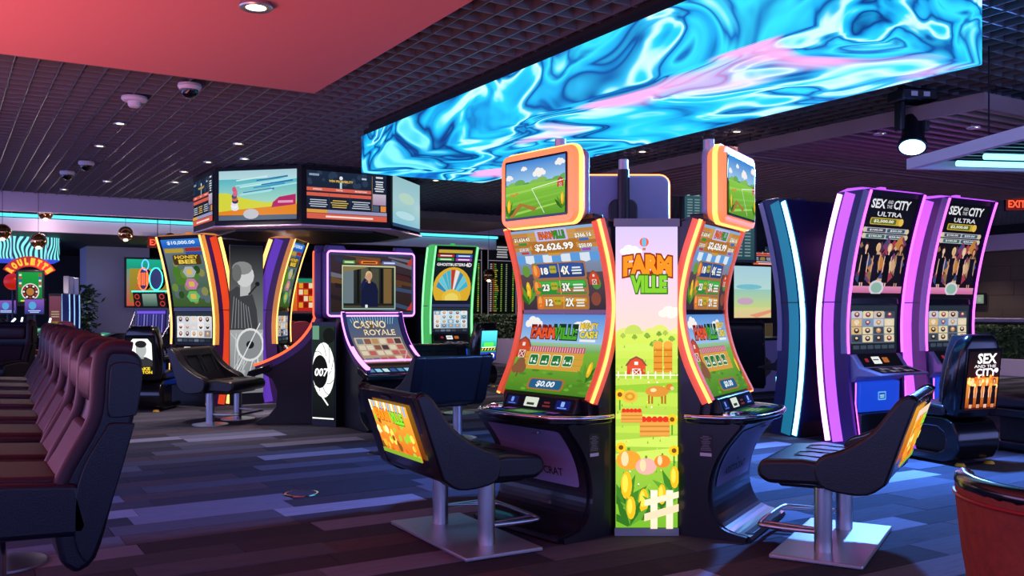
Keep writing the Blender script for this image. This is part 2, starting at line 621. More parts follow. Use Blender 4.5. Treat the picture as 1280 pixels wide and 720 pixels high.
# ------------------------------------------------------------------ suspended slatted wood panels
def slat_panel(x0, y0, x1, y1, z, along, label, pitch=0.16):
    t = thing('slatted_ceiling_panel', label, 'ceiling panel', ((x0 + x1) / 2, (y0 + y1) / 2, z))
    w, d = (x1 - x0) / 2, (y1 - y0) / 2
    box('backing', (-w + 0.03, -d + 0.03, 0.10), (w - 0.03, d - 0.03, 0.12), 'wood_dark', t)
    for a, b in (((-w, -d, 0), (-w + 0.03, d, 0.13)), ((w - 0.03, -d, 0), (w, d, 0.13)), ((-w + 0.03, -d, 0), (w - 0.03, -d + 0.03, 0.13)), ((-w + 0.03, d - 0.03, 0), (w - 0.03, d, 0.13))):
        box('edge_board', a, b, 'wood', t)
    L = d if along == 'x' else w
    n = int(2 * L / pitch)
    for i in range(n):
        p = -L + 0.08 + i * pitch
        if along == 'x':
            box('slat', (-w + 0.03, p, 0.015), (w - 0.03, p + 0.06, 0.1), 'wood', t)
        else:
            box('slat', (p, -d + 0.03, 0.015), (p + 0.06, d - 0.03, 0.1), 'wood', t)
    for sx in (-1, 1):
        for sy in (-1, 1):
            tube('hanger', [(sx * w * 0.8, sy * d * 0.8, 0.12), (sx * w * 0.8, sy * d * 0.8, 0.8)], 0.006, 'dark_metal', t, 6)
    return t
slat_panel(7.23, 4.45, 13.5, 7.2, 2.95, 'x', 'wide slatted wood ceiling panel above the stage light')
slat_panel(7.23, 7.35, 13.5, 10.2, 2.95, 'y', 'slatted wood ceiling panel next to the wide one, slats turned crosswise')
slat_panel(7.0, 15.0, 9.6, 17.2, 2.95, 'x', 'small slatted wood ceiling panel by the lilac bulkhead')

# ------------------------------------------------------------------ small ceiling fittings
mat('lamp_lens', '#ffe9c8', 0.4, em='#ffe2b0', es=7.0)
def downlight(p, label, power=0.0, r=0.055, group='downlights in the open-cell ceiling'):
    t = thing('downlight', label, 'downlight', p, 0, group)
    lathe('trim', [(r * 0.78, 0.03), (r * 0.8, 0.0), (r * 1.25, -0.004), (r * 1.3, 0.004), (r * 1.2, 0.03)], 'metal', t, 20)
    lathe('lens', [(0.001, 0.006), (r * 0.77, 0.006), (r * 0.77, 0.02), (0.001, 0.02)], 'lamp_lens', t, 16)
    if power:
        ld = bpy.data.lights.new('downlight_lamp', 'SPOT')
        ld.energy = power
        ld.color = (1.0, 0.82, 0.72)
        ld.spot_size = R(95)
        ld.spot_blend = 0.7
        ld.shadow_soft_size = 0.06
        lo = bpy.data.objects.new('lamp', ld)
        link(lo, t)
        lo.location = (0, 0, -0.02)
    return t
POW = 160
downlight(onz(320, 10, ZS - 0.026), 'round downlight recessed in the coral soffit', 14, 0.075, None)
for i, (px, py) in enumerate([(150, 155), (298, 180), (260, 203), (125, 183), (80, 237), (134, 227), (219, 228), (803, 190), (921, 165), (995, 222), (1133, 198), (1062, 187), (1116, 212), (1068, 228), (868, 248), (966, 235), (230, 215)]):
    downlight(onz(px, py, ZG), 'small warm downlight added to the open-cell ceiling for light', POW if i in (0, 1, 7, 8, 10) else 0, 0.05)
for x, y in ((5.6, 1.2), (8.2, 1.4), (9.5, 3.4), (11.5, 6.0), (3.3, 12.0), (6.3, 12.5), (9.2, 13.0), (16.3, 8.6), (16.6, 11.2), (19.3, 9.6), (19.3, 12.4), (10.6, 18.2), (10.9, 20.4), (13.2, 19.6), (4.6, 15.4)):  # extra downlights added to light the room, stone wall and hedges
    downlight((x, y, ZG), 'small warm downlight added to the open-cell ceiling for light', POW, 0.05)
for px, py in ((1217, 160), (1100, 168)):
    downlight(onz(px, py, 2.96), 'small downlight between the wooden ceiling slats', 0, 0.05, 'downlights in the slatted panels')
for x, y in ((2.0, 21.4), (4.9, 21.4), (1.6, 19.6), (3.6, 20.2)):  # unseen lamps added to brighten the grey pier and its corner
    downlight((x, y, 2.715), 'small warm downlight added under the low ceiling to brighten the roulette corner', 130, 0.05, 'added downlights in the low ceiling')
def dome_cam(p, label):
    t = thing('dome_camera', label, 'camera', p)
    lathe('base', [(0.001, 0.02), (0.095, 0.02), (0.1, -0.005), (0.085, -0.03), (0.07, -0.032), (0.001, -0.032)], 'white', t)
    lathe('dome', [(0.072, -0.03), (0.068, -0.06), (0.05, -0.085), (0.025, -0.1), (0.001, -0.104)], 'black_gloss', t)
dome_cam(onz(237, 108, ZG - 0.02), 'black dome security camera below the coral soffit edge')
dome_cam(onz(84, 216, ZG - 0.02), 'black dome security camera on the dark ceiling near the lilac bulkhead')
dome_cam(onz(108, 204, ZG - 0.02), 'black dome security camera beside a small downlight')
def detector(p, label):
    t = thing('smoke_detector', label, 'detector', p)
    lathe('base', [(0.001, 0.02), (0.11, 0.02), (0.115, 0.0), (0.1, -0.02), (0.07, -0.025), (0.001, -0.025)], 'white', t)
    lathe('sensor', [(0.06, -0.02), (0.055, -0.06), (0.04, -0.075), (0.001, -0.078)], 'white', t)
detector(onz(168, 124, ZG - 0.02), 'white smoke detector on the dark ceiling below the coral soffit')
detector(onz(993, 219, ZG - 0.02), 'white smoke detector on the ceiling above the cyan lit machine')
o = lathe('ceiling_speaker', [(0.001, 0.0), (0.16, 0.0), (0.17, 0.012), (0.165, 0.02), (0.001, 0.02)], 'white', None)
o.location = onz(966, 237, ZG - 0.02)
tag(o, 'flat round white ceiling speaker plate', 'speaker')
# moving head stage light
p = onz(1140, 128, 3.13)
t = thing('stage_light', 'black moving head stage light with a glowing blue lens', 'stage light', p, yaw(0.2, -1))
mat('blue_lens', '#a9d8ff', 0.3, em='#8fd0ff', es=9)
box('base', (-0.17, -0.12, 0.0), (0.17, 0.12, 0.1), 'black', t, 0.015)
for s in (-1, 1):
    box('yoke_arm', (s * 0.12 - 0.025, -0.05, -0.26), (s * 0.12 + 0.025, 0.05, 0.0), 'black', t, 0.012)
    box('ceiling_clamp', (s * 0.1 - 0.02, -0.03, 0.1), (s * 0.1 + 0.02, 0.03, 0.2), 'dark_metal', t)
hd = lathe('head', [(0.001, 0.14), (0.075, 0.14), (0.09, 0.1), (0.095, -0.1), (0.12, -0.16), (0.12, -0.2), (0.001, -0.2)], 'black', t)
hd.location = (0, 0.02, -0.24)
hd.rotation_euler = (R(22), R(-20), 0)
ln = lathe('lens', [(0.001, -0.212), (0.09, -0.212), (0.105, -0.2), (0.001, -0.2)], 'blue_lens', t)
ln.location = hd.location
ln.rotation_euler = hd.rotation_euler
ld = bpy.data.lights.new('stage_lamp', 'SPOT')
ld.energy = 2600
ld.color = (0.10, 0.32, 1.0)
ld.spot_size = R(150)
ld.spot_blend = 0.6
ld.shadow_soft_size = 0.1
lo = bpy.data.objects.new('lamp', ld)
link(lo, t)
lo.location = (0.09, 0.1, -0.47)
lo.rotation_euler = (R(34), R(-38), 0)
for q in (-0.06, 0.06):
    box('status_display', (q - 0.03, 0.12, 0.03), (q + 0.03, 0.125, 0.07), 'white', t)
# tube light frame at the right
t = thing('tube_light_frame', 'hanging white frame with glowing cyan light tubes', 'light fixture', W(4.35, 7.05, 2.5), yaw(-0.15, 1))
mat('tube_glow', '#d0f4ff', 0.4, em='#7fe4ff', es=2.6)
for a, b in (((-0.85, -1.0, 0), (-0.79, 1.0, 0.09)), ((0.79, -1.0, 0), (0.85, 1.0, 0.09)), ((-0.79, -1.0, 0), (0.79, -0.94, 0.09)), ((-0.79, 0.94, 0), (0.79, 1.0, 0.09))):
    box('frame_bar', a, b, 'pale_paint', t)
for y in (-0.6, -0.1, 0.4, 0.75):
    tube('light_tube', [(-0.55, y, 0.02), (0.7, y, 0.02)], 0.024, 'tube_glow', t)
for i in range(14):
    box('slat', (-0.79, -0.9 + i * 0.135, 0.06), (0.79, -0.875 + i * 0.135, 0.1), 'dark_metal', t)
for sx in (-0.8, 0.8):
    tube('hanger', [(sx, 0, 0.09), (sx, 0, 0.8)], 0.006, 'dark_metal', t, 6)
# ------------------------------------------------------------------ farm game island
mat('orange_rim', '#e8825a', 0.35, em='#ff5a28', es=0.42)
mat('orange_led', '#ffb070', 0.4, em='#ff8438', es=4.2)
mat('lamp_orange', '#ff9a60', 0.35, em='#ff8444', es=0.95)
mat('topper_back', '#8a98c4', 0.4)
mat('body_dark', '#17141d', 0.3, coat=0.15)
def zseg(curve, z0, z1):
    """piece of a (y,z) curve between two heights"""
    out = []
    def yat(z):
        for (a, b), (c, d) in zip(curve, curve[1:]):
            if min(b, d) - 1e-9 <= z <= max(b, d) + 1e-9:
                return a + (c - a) * ((z - b) / (d - b) if abs(d - b) > 1e-9 else 0)
        return curve[-1][0]
    n = 12
    return [(yat(z0 + (z1 - z0) * i / n), z0 + (z1 - z0) * i / n) for i in range(n + 1)]
def sky_hills(a, h, y_h, sky1='#9fd0f5', sky0='#e8e4f4', g1='#8cc63f', g2='#5fa52a'):
    a.rect(0, y_h, 1, h, sky0, sky1)
    a.rect(0, 0, 1, y_h, g2, g1)
def hill(a, cx, y, w, hh, c, base=None):
    pts = [(min(max(cx + w * (i / 12 - 0.5), 0), 1), y + hh * math.sin(PI * i / 12)) for i in range(13)]
    a.poly([(pts[0][0], y)] + pts + [(pts[-1][0], y)], c) if False else a.poly(pts, c)
def cloud(a, x, y, s, c='#fbf6f4'):
    for dx, dy, r in ((-0.9, 0, 0.5), (-0.3, 0.3, 0.65), (0.4, 0.2, 0.6), (0.95, 0, 0.42), (0, -0.05, 0.6)):
        a.circ(x + dx * s, y + dy * s, r * s, c, ry=r * s * 0.8, n=12)
def barn(a, x, y, s):
    a.rect(x - s, y, x + s, y + 1.1 * s, '#c33a22', '#d9502e')
    a.poly([(x - 1.2 * s, y + 1.05 * s), (x + 1.2 * s, y + 1.05 * s), (x + 0.7 * s, y + 1.75 * s), (x, y + 2.1 * s), (x - 0.7 * s, y + 1.75 * s)], '#8a4a3a')
    a.poly([(x - 0.95 * s, y + 1.05 * s), (x + 0.95 * s, y + 1.05 * s), (x + 0.55 * s, y + 1.6 * s), (x, y + 1.9 * s), (x - 0.55 * s, y + 1.6 * s)], '#d04a2a')
    a.rect(x - 0.45 * s, y, x + 0.45 * s, y + 0.75 * s, '#f2e6dc')
    a.rect(x - 0.37 * s, y + 0.05 * s, x + 0.37 * s, y + 0.68 * s, '#a82e1c')
    a.line(x - 0.37 * s, y + 0.05 * s, x + 0.37 * s, y + 0.68 * s, 0.08 * s, '#f2e6dc')
    a.line(x + 0.37 * s, y + 0.05 * s, x - 0.37 * s, y + 0.68 * s, 0.08 * s, '#f2e6dc')
    a.rect(x - 0.2 * s, y + 1.15 * s, x + 0.2 * s, y + 1.5 * s, '#f2e6dc')
def tree(a, x, y, s, c='#4f8f3a'):
    a.rect(x - 0.1 * s, y, x + 0.1 * s, y + 0.6 * s, '#7a5230')
    for dx, dy, r in ((-0.4, 0.8, 0.5), (0.4, 0.8, 0.5), (0, 1.2, 0.6)):
        a.circ(x + dx * s, y + dy * s, r * s, c, n=10)
def corn(a, x, y, s, rnd):
    for k in range(5):
        an = R(90 + (k - 2) * 28 + rnd.uniform(-6, 6))
        tx, ty = x + 1.6 * s * math.cos(an), y + 1.9 * s * math.sin(an)
        nx, ny = -math.sin(an) * 0.22 * s, math.cos(an) * 0.22 * s
        mx, my = (x + tx) / 2, (y + ty) / 2
        a.poly([(x - nx * 0.4, y - ny * 0.4), (mx - nx, my - ny), (tx, ty), (mx + nx, my + ny), (x + nx * 0.4, y + ny * 0.4)], rnd.choice(['#3f7d22', '#5b9a2c', '#2f6a1c']))
    a.circ(x + 0.15 * s, y + 1.15 * s, 0.3 * s, '#f2b61c', ry=0.75 * s, n=12)
    a.circ(x + 0.08 * s, y + 1.25 * s, 0.16 * s, '#ffd94a', ry=0.5 * s, n=10)
def planks_art(a, x0, y0, x1, y1, n, rnd, c=('#c98a3a', '#b97628', '#d29a48')):
    d = (y1 - y0) / n
    for i in range(n):
        a.rect(x0 + rnd.uniform(-0.008, 0.008), y0 + d * i, x1 + rnd.uniform(-0.008, 0.008), y0 + d * (i + 0.93), rnd.choice(c))
def farm_upper():
    h = 0.68
    a = Art(h)
    r = random.Random(1)
    a.rect(0, 0, 1, h, '#6a4630', '#8fb3dd')
    a.rect(0, 0, 1, 0.3, '#3c2f3a', '#5b4a52')
    for x0 in (0.0, 0.78):
        planks_art(a, x0, 0.5, x0 + 0.22, 0.66, 5, r)
    planks_art(a, 0.2, 0.47, 0.8, 0.66, 5, r)
    for i in range(9):
        a.poly([(i / 9, 0.46), ((i + 1) / 9, 0.46), ((i + 1) / 9 + 0.01, 0.40), (i / 9 + 0.055, 0.385), (i / 9 - 0.005, 0.40)], '#dfeaf6' if i % 2 else '#5f9fe0')
    a.rr(0.31, 0.575, 0.69, 0.67, 0.01, '#c9c2ee')
    a.text('FARM', 0.44, 0.622, 0.19, 0.06, '#e0662a', 0.05, '#7a2010')
    a.text('VILLE', 0.585, 0.622, 0.15, 0.065, '#3f9a2c', 0.05, '#123c14')
    a.text('$1,624.43', 0.125, 0.60, 0.2, 0.038, '#fffbe8', 0.04, '#5a3210')
    a.text('$366.16', 0.865, 0.60, 0.19, 0.042, '#fffbe8', 0.04, '#5a3210')
    a.text('$28.00', 0.125, 0.515, 0.13, 0.034, '#f2e0d0', 0.04, '#5a3210')
    a.text('$50.00', 0.865, 0.515, 0.15, 0.038, '#fffbe8', 0.04, '#5a3210')
    a.rr(0.07, 0.552, 0.18, 0.575, 0.008, '#3f8f3a')
    a.rr(0.81, 0.555, 0.92, 0.578, 0.008, '#3f6fc0')
    a.rr(0.08, 0.475, 0.18, 0.495, 0.008, '#c0453a')
    a.rr(0.82, 0.475, 0.92, 0.495, 0.008, '#a050b0')
    a.rr(0.23, 0.48, 0.77, 0.568, 0.012, '#b87428')
    a.text('$2,626.99', 0.5, 0.522, 0.47, 0.072, '#fffdf4', 0.045, '#5a3210')
    a.rr(0.41, 0.452, 0.57, 0.474, 0.008, '#cf9a3a')
    for k, (y, x0, n1, n2, c1, c2) in enumerate(((0.325, 0.2, '18', '4X', '#23407e', '#2f58a6'), (0.185, 0.19, '23', '3X', '#2f8f35', '#45b545'), (0.06, 0.22, '12', '2X', '#c07a1c', '#e0a030'))):
        hh = 0.058 if k < 2 else 0.05
        a.rr(x0 - 0.03, y - hh - 0.012, 0.82, y + hh + 0.012, 0.02, '#a8744a')
        a.rr(x0, y - hh, 0.8, y + hh, 0.02, c1)
        a.rr(x0 + 0.01, y - 0.2 * hh, 0.79, y + hh * 0.9, 0.015, c2)
        a.circ(x0 + 0.02, y, 0.05, '#e8742a', ry=0.056)
        a.circ(x0 + 0.01, y + 0.008, 0.022, '#f6a850', ry=0.045)
        a.rect(x0 + 0.015, y + 0.05, x0 + 0.035, y + 0.075, '#4f9a2c')
        a.text(n1, x0 + 0.125, y, 0.09, 0.06, '#fffdf0', 0.05, '#1a1a30')
        a.rr(x0 + 0.19, y - 0.02, x0 + 0.27, y + 0.04, 0.01, '#b8b030')
        a.text('FREE GAMES', x0 + 0.23, y + 0.012, 0.07, 0.015, '#3a5a10')
        a.rect(x0 + 0.3, y - hh, x0 + 0.308, y + hh, '#e0b460')
        a.text(n2, x0 + 0.375, y, 0.1, 0.07, '#fffdf0', 0.05, '#1a1a30')
        a.bars(x0 + 0.45, y - 0.035, 0.77, y + 0.035, 3, '#e8f0e8', 0.55, 0.3)
    corn(a, 0.08, 0.05, 0.1, r)
    for x, y, s_, c in ((0.9, 0.03, 0.055, '#8a4a3a'), (0.92, 0.16, 0.05, '#4f8f3a'), (0.1, 0.28, 0.05, '#6a9a3a')):
        a.circ(x, y + s_, s_, c)
    barn(a, 0.9, 0.2, 0.055)
    return a
def farm_lower():
    h = 0.68
    a = Art(h)
    r = random.Random(2)
    a.rect(0, 0.4, 1, h, '#a8cdf0', '#5b93e0')
    cloud(a, 0.75, 0.58, 0.09)
    cloud(a, 0.15, 0.6, 0.08)
    a.rect(0, 0.36, 1, 0.44, '#6fa84a', '#9cc8a0')
    a.rect(0, 0, 1, 0.37, '#4a8420', '#7cb83a')
    for i in range(26):
        a.circ(r.random(), r.uniform(0.02, 0.2), r.uniform(0.02, 0.06), r.choice(['#5c9a28', '#6fae34', '#84bf45', '#4f8a22']), ry=0.012)
    barn(a, 0.07, 0.3, 0.09)
    a.text('FARM', 0.29, 0.53, 0.3, 0.11, '#ee5a2a', 0.05, '#7a1a10', ob=0.07)
    a.text('VILLE', 0.56, 0.53, 0.28, 0.12, '#4fae2c', 0.05, '#0f3a16', ob=0.07)
    a.text('MIGHTY', 0.83, 0.585, 0.2, 0.05, '#f6d040', 0.04, '#2a4a10')
    a.text('CASH', 0.83, 0.515, 0.2, 0.06, '#f6e050', 0.05, '#2a4a10')
    a.rect(0.74, 0.455, 0.92, 0.475, '#f0f4f0')
    a.rect(0.17, 0.355, 0.83, 0.405, '#c05a6a')
    for i in range(22):
        a.rect(0.175 + i * 0.03, 0.36, 0.185 + i * 0.03, 0.4, '#e8c0c0')
    planks_art(a, 0.13, 0.2, 0.84, 0.36, 3, r, ('#d9a23c', '#cc9030', '#e2b04c'))
    for i, s_ in enumerate(('1c', '2c', '5c', '10c')):
        x = 0.25 + i * 0.14
        a.rr(x - 0.058, 0.235, x + 0.058, 0.335, 0.015, '#eef4e0')
        a.rr(x - 0.052, 0.241, x + 0.052, 0.329, 0.013, '#1f7a34')
        w_ = 0.07 if len(s_) == 2 else 0.088
        a.text(s_, x, 0.285, w_, 0.05, '#ffffff', 0.04)
        a.rect(x + w_ / 2 - 0.019, 0.255, x + w_ / 2 - 0.012, 0.31, '#ffffff')
    tree(a, 0.1, 0.12, 0.1, '#8a5a3a')
    corn(a, 0.93, 0.12, 0.09, r)
    a.rr(0.28, 0.02, 0.72, 0.125, 0.03, '#a8742e')
    a.rr(0.305, 0.032, 0.695, 0.113, 0.025, '#23608a')
    a.text('$0.00', 0.5, 0.072, 0.22, 0.058, '#f4fbff', 0.03, slant=0.15)
    return a
def farm_topper():
    h = 0.62
    a = Art(h)
    r = random.Random(4)
    a.rect(0, 0.34, 1, h, '#a8d4f4', '#3a86d8')
    for x, y, s_ in ((0.06, 0.45, 0.05), (0.32, 0.53, 0.04), (0.58, 0.46, 0.08), (0.92, 0.54, 0.06)):
        cloud(a, x, y, s_)
    for i in range(9):
        a.circ(i / 8, 0.34 + 0.02 * (i % 3), 0.09, r.choice(['#6fae5a', '#8abf60', '#5c9a58']), ry=0.04)
    a.rect(0, 0, 1, 0.36, '#5f9f2a', '#8fd048')
    for i in range(5):
        a.poly([(0, 0.28 - 0.06 * i), (1, 0.33 - 0.05 * i), (1, 0.315 - 0.05 * i), (0, 0.25 - 0.06 * i)], r.choice(['#9fd858', '#7cc03a', '#86c846']))
    a.poly([(0.06, 0.02), (0.25, 0.16), (0.55, 0.09), (0.5, 0.05), (0.3, 0.12), (0.12, 0)], '#b07a3a')
    barn(a, 0.93, 0.28, 0.05)
    a.line(0.46, 0.3, 0.98, 0.35, 0.008, '#f4fff0')
    a.line(0.46, 0.3, 0.67, 0.02, 0.008, '#f4fff0')
    corn(a, 0.05, 0.02, 0.1, r)
    corn(a, 0.95, 0.05, 0.09, r)
    for i in range(7):
        a.circ(0.1 + 0.02 * i, 0.25 + 0.02 * r.random(), 0.012, '#e0903a')
    return a
def farm_poster():
    h = 4.85
    a = Art(h)
    r = random.Random(6)
    a.rect(0, 3.0, 1, h, '#f6cdb8', '#c9b8ec')
    cloud(a, 0.25, 4.45, 0.13, '#f4ecf4')
    cloud(a, 0.7, 4.3, 0.12, '#f8efe8')
    cloud(a, 0.9, 3.45, 0.15, '#f8e8d8')
    a.circ(0.46, 4.6, 0.075, '#e85a3a')
    a.circ(0.46, 4.6, 0.035, '#5fb0d8', ry=0.075)
    a.rect(0.435, 4.47, 0.485, 4.51, '#b07a3a')
    for i in range(8):
        a.circ(i / 7, 3.05 + 0.05 * (i % 3), 0.14, r.choice(['#cfd86a', '#b8cc5a', '#d8dc80']), ry=0.12)
    a.rect(0, 0, 1, 3.12, '#6fae28', '#c8dc58')
    for i in range(9):
        y = 2.95 - i * 0.22
        a.poly([(0, y), (1, y + r.uniform(-0.08, 0.1)), (1, y - 0.12), (0, y - 0.1)], r.choice(['#b4d44a', '#a0c83c', '#c4dc5c', '#8fbf34']))
    for i in range(12):
        tree(a, r.random(), 2.85 + r.random() * 0.3, 0.05, r.choice(['#7fa83a', '#9fb84a', '#6f9a34']))
    barn(a, 0.33, 2.45, 0.15)
    for x in (0.68, 0.84):
        a.rect(x - 0.07, 2.5, x + 0.07, 2.95, '#d88a2c')
        a.circ(x, 2.95, 0.075, '#e8a040', ry=0.06)
        for k in range(4):
            a.rect(x - 0.07, 2.55 + 0.1 * k, x + 0.07, 2.57 + 0.1 * k, '#b06a1c')
    for i in range(8):
        a.rect(0.03 + i * 0.12, 2.4, 0.05 + i * 0.12, 2.52, '#f0e4d0')
    a.rect(0, 2.45, 1, 2.47, '#f0e4d0')
    for i in range(90):
        x, y = r.random(), r.uniform(0.6, 2.9)
        a.poly([(x, y), (x + 0.012, y + 0.05), (x + 0.024, y)], r.choice(['#7fb02c', '#98c440', '#6a9c24', '#b8d858']))
    for i in range(26):
        a.circ(r.random(), r.uniform(0.7, 2.4), 0.014, r.choice(['#f8e060', '#f4f4e8', '#f0a040']), n=6)
    # plain brown cow grazing
    for dx in (-0.13, -0.08, 0.08, 0.13):
        a.rect(0.66 + dx - 0.015, 2.0, 0.66 + dx + 0.015, 2.14, '#a8641c')
    a.circ(0.66, 2.2, 0.19, '#d08a34', ry=0.09)
    a.circ(0.86, 2.27, 0.06, '#c87c28', ry=0.055)
    a.circ(0.9, 2.25, 0.03, '#e8c090', ry=0.03)
    a.circ(0.6, 2.22, 0.05, '#f0d0a0', ry=0.03)
    # sunflowers
    for x, y in ((0.08, 1.3), (0.9, 1.75), (0.06, 2.15), (0.93, 1.25)):
        a.rect(x - 0.012, y - 0.25, x + 0.012, y, '#4f8a24')
        for k in range(8):
            a.circ(x + 0.06 * math.cos(R(45 * k)), y + 0.06 * math.sin(R(45 * k)), 0.03, '#f6c020', n=7)
        a.circ(x, y, 0.04, '#7a4a18', n=10)
    # crates of apples, hay bales and pumpkins in the foreground field
    for x, y, s_ in ((0.62, 1.55, 0.24), (0.25, 1.75, 0.17)):
        a.rect(x - s_, y - 0.3 * s_, x + s_, y + 0.75 * s_, '#c07a30')
        for k in range(3):
            a.rect(x - s_, y - 0.25 * s_ + k * 0.34 * s_, x + s_, y - 0.02 * s_ + k * 0.34 * s_, '#dd9a44')
        for k in range(5):
            a.circ(x - 0.75 * s_ + k * 0.37 * s_, y + 0.85 * s_, 0.2 * s_, '#d8321e')
    for x, y, s_ in ((0.22, 2.12, 0.13),):
        a.circ(x, y, s_, '#e0b040', ry=s_ * 0.8)
        a.circ(x, y, s_ * 0.65, '#c89028', ry=s_ * 0.52)
        a.circ(x, y, s_ * 0.3, '#e0b040', ry=s_ * 0.24)
    for x, y, s_, c in ((0.2, 1.1, 0.2, '#e89a30'), (0.48, 1.0, 0.17, '#f0a8a0'), (0.74, 1.08, 0.13, '#e8822a')):
        a.circ(x, y, s_, c, ry=s_ * 0.8)
        a.circ(x - 0.3 * s_, y + 0.1 * s_, s_ * 0.3, '#ffd0a0', ry=s_ * 0.6)
        a.rect(x - 0.1 * s_, y + 0.75 * s_, x + 0.12 * s_, y + s_, '#4f8f2a')
    for x, y, s_ in ((0.12, 0.35, 0.3), (0.4, 0.15, 0.26), (0.9, 0.55, 0.24), (0.7, 0.3, 0.22), (0.2, 0.05, 0.25)):
        corn(a, x, y, s_, r)
    for x in (0.55, 0.8):
        a.rect(x, 0.0, x + 0.11, 0.62, '#f4d8b8', '#fbe8d0')
    a.poly([(0.45, 0.12), (1, 0.28), (1, 0.4), (0.45, 0.24)], '#f0d0ac')
    a.poly([(0.45, 0.36), (1, 0.5), (1, 0.6), (0.45, 0.46)], '#f6dcbc')
    a.text('FARM', 0.5, 4.2, 0.78, 0.32, '#f08a1c', 0.06, '#8a2c08', ob=0.07, arc=0.04)
    a.text('VILLE', 0.52, 3.92, 0.58, 0.28, '#7cc02c', 0.06, '#2a6a10', ob=0.07)
    return a
def farm_seat_art():
    h = 0.6
    a = Art(h)
    r = random.Random(8)
    a.rect(0, 0, 1, h, '#c8601c', '#f0a83a')
    for i in range(10):
        a.poly([(i / 10, h), ((i + 0.5) / 10, h), ((i + 0.3) / 10, h - 0.12), ((i - 0.1) / 10, h - 0.12)], '#6fa8e8' if i % 2 else '#f6f0e0')
    for i in range(46):
        a.circ(r.random(), r.uniform(0.02, 0.42), r.uniform(0.02, 0.055), r.choice(['#e8a02c', '#8fbf34', '#d8481c', '#f6d050', '#7a4a1c', '#e87828', '#f0e0a0']))
    a.rect(0, 0, 1, 0.05, '#7a9a2a')
    a.text('FARM', 0.3, 0.46, 0.36, 0.13, '#f08a1c', 0.06, '#7a2008')
    a.text('VILLE', 0.68, 0.45, 0.34, 0.13, '#7cd02c', 0.06, '#1a4a10')
    return a

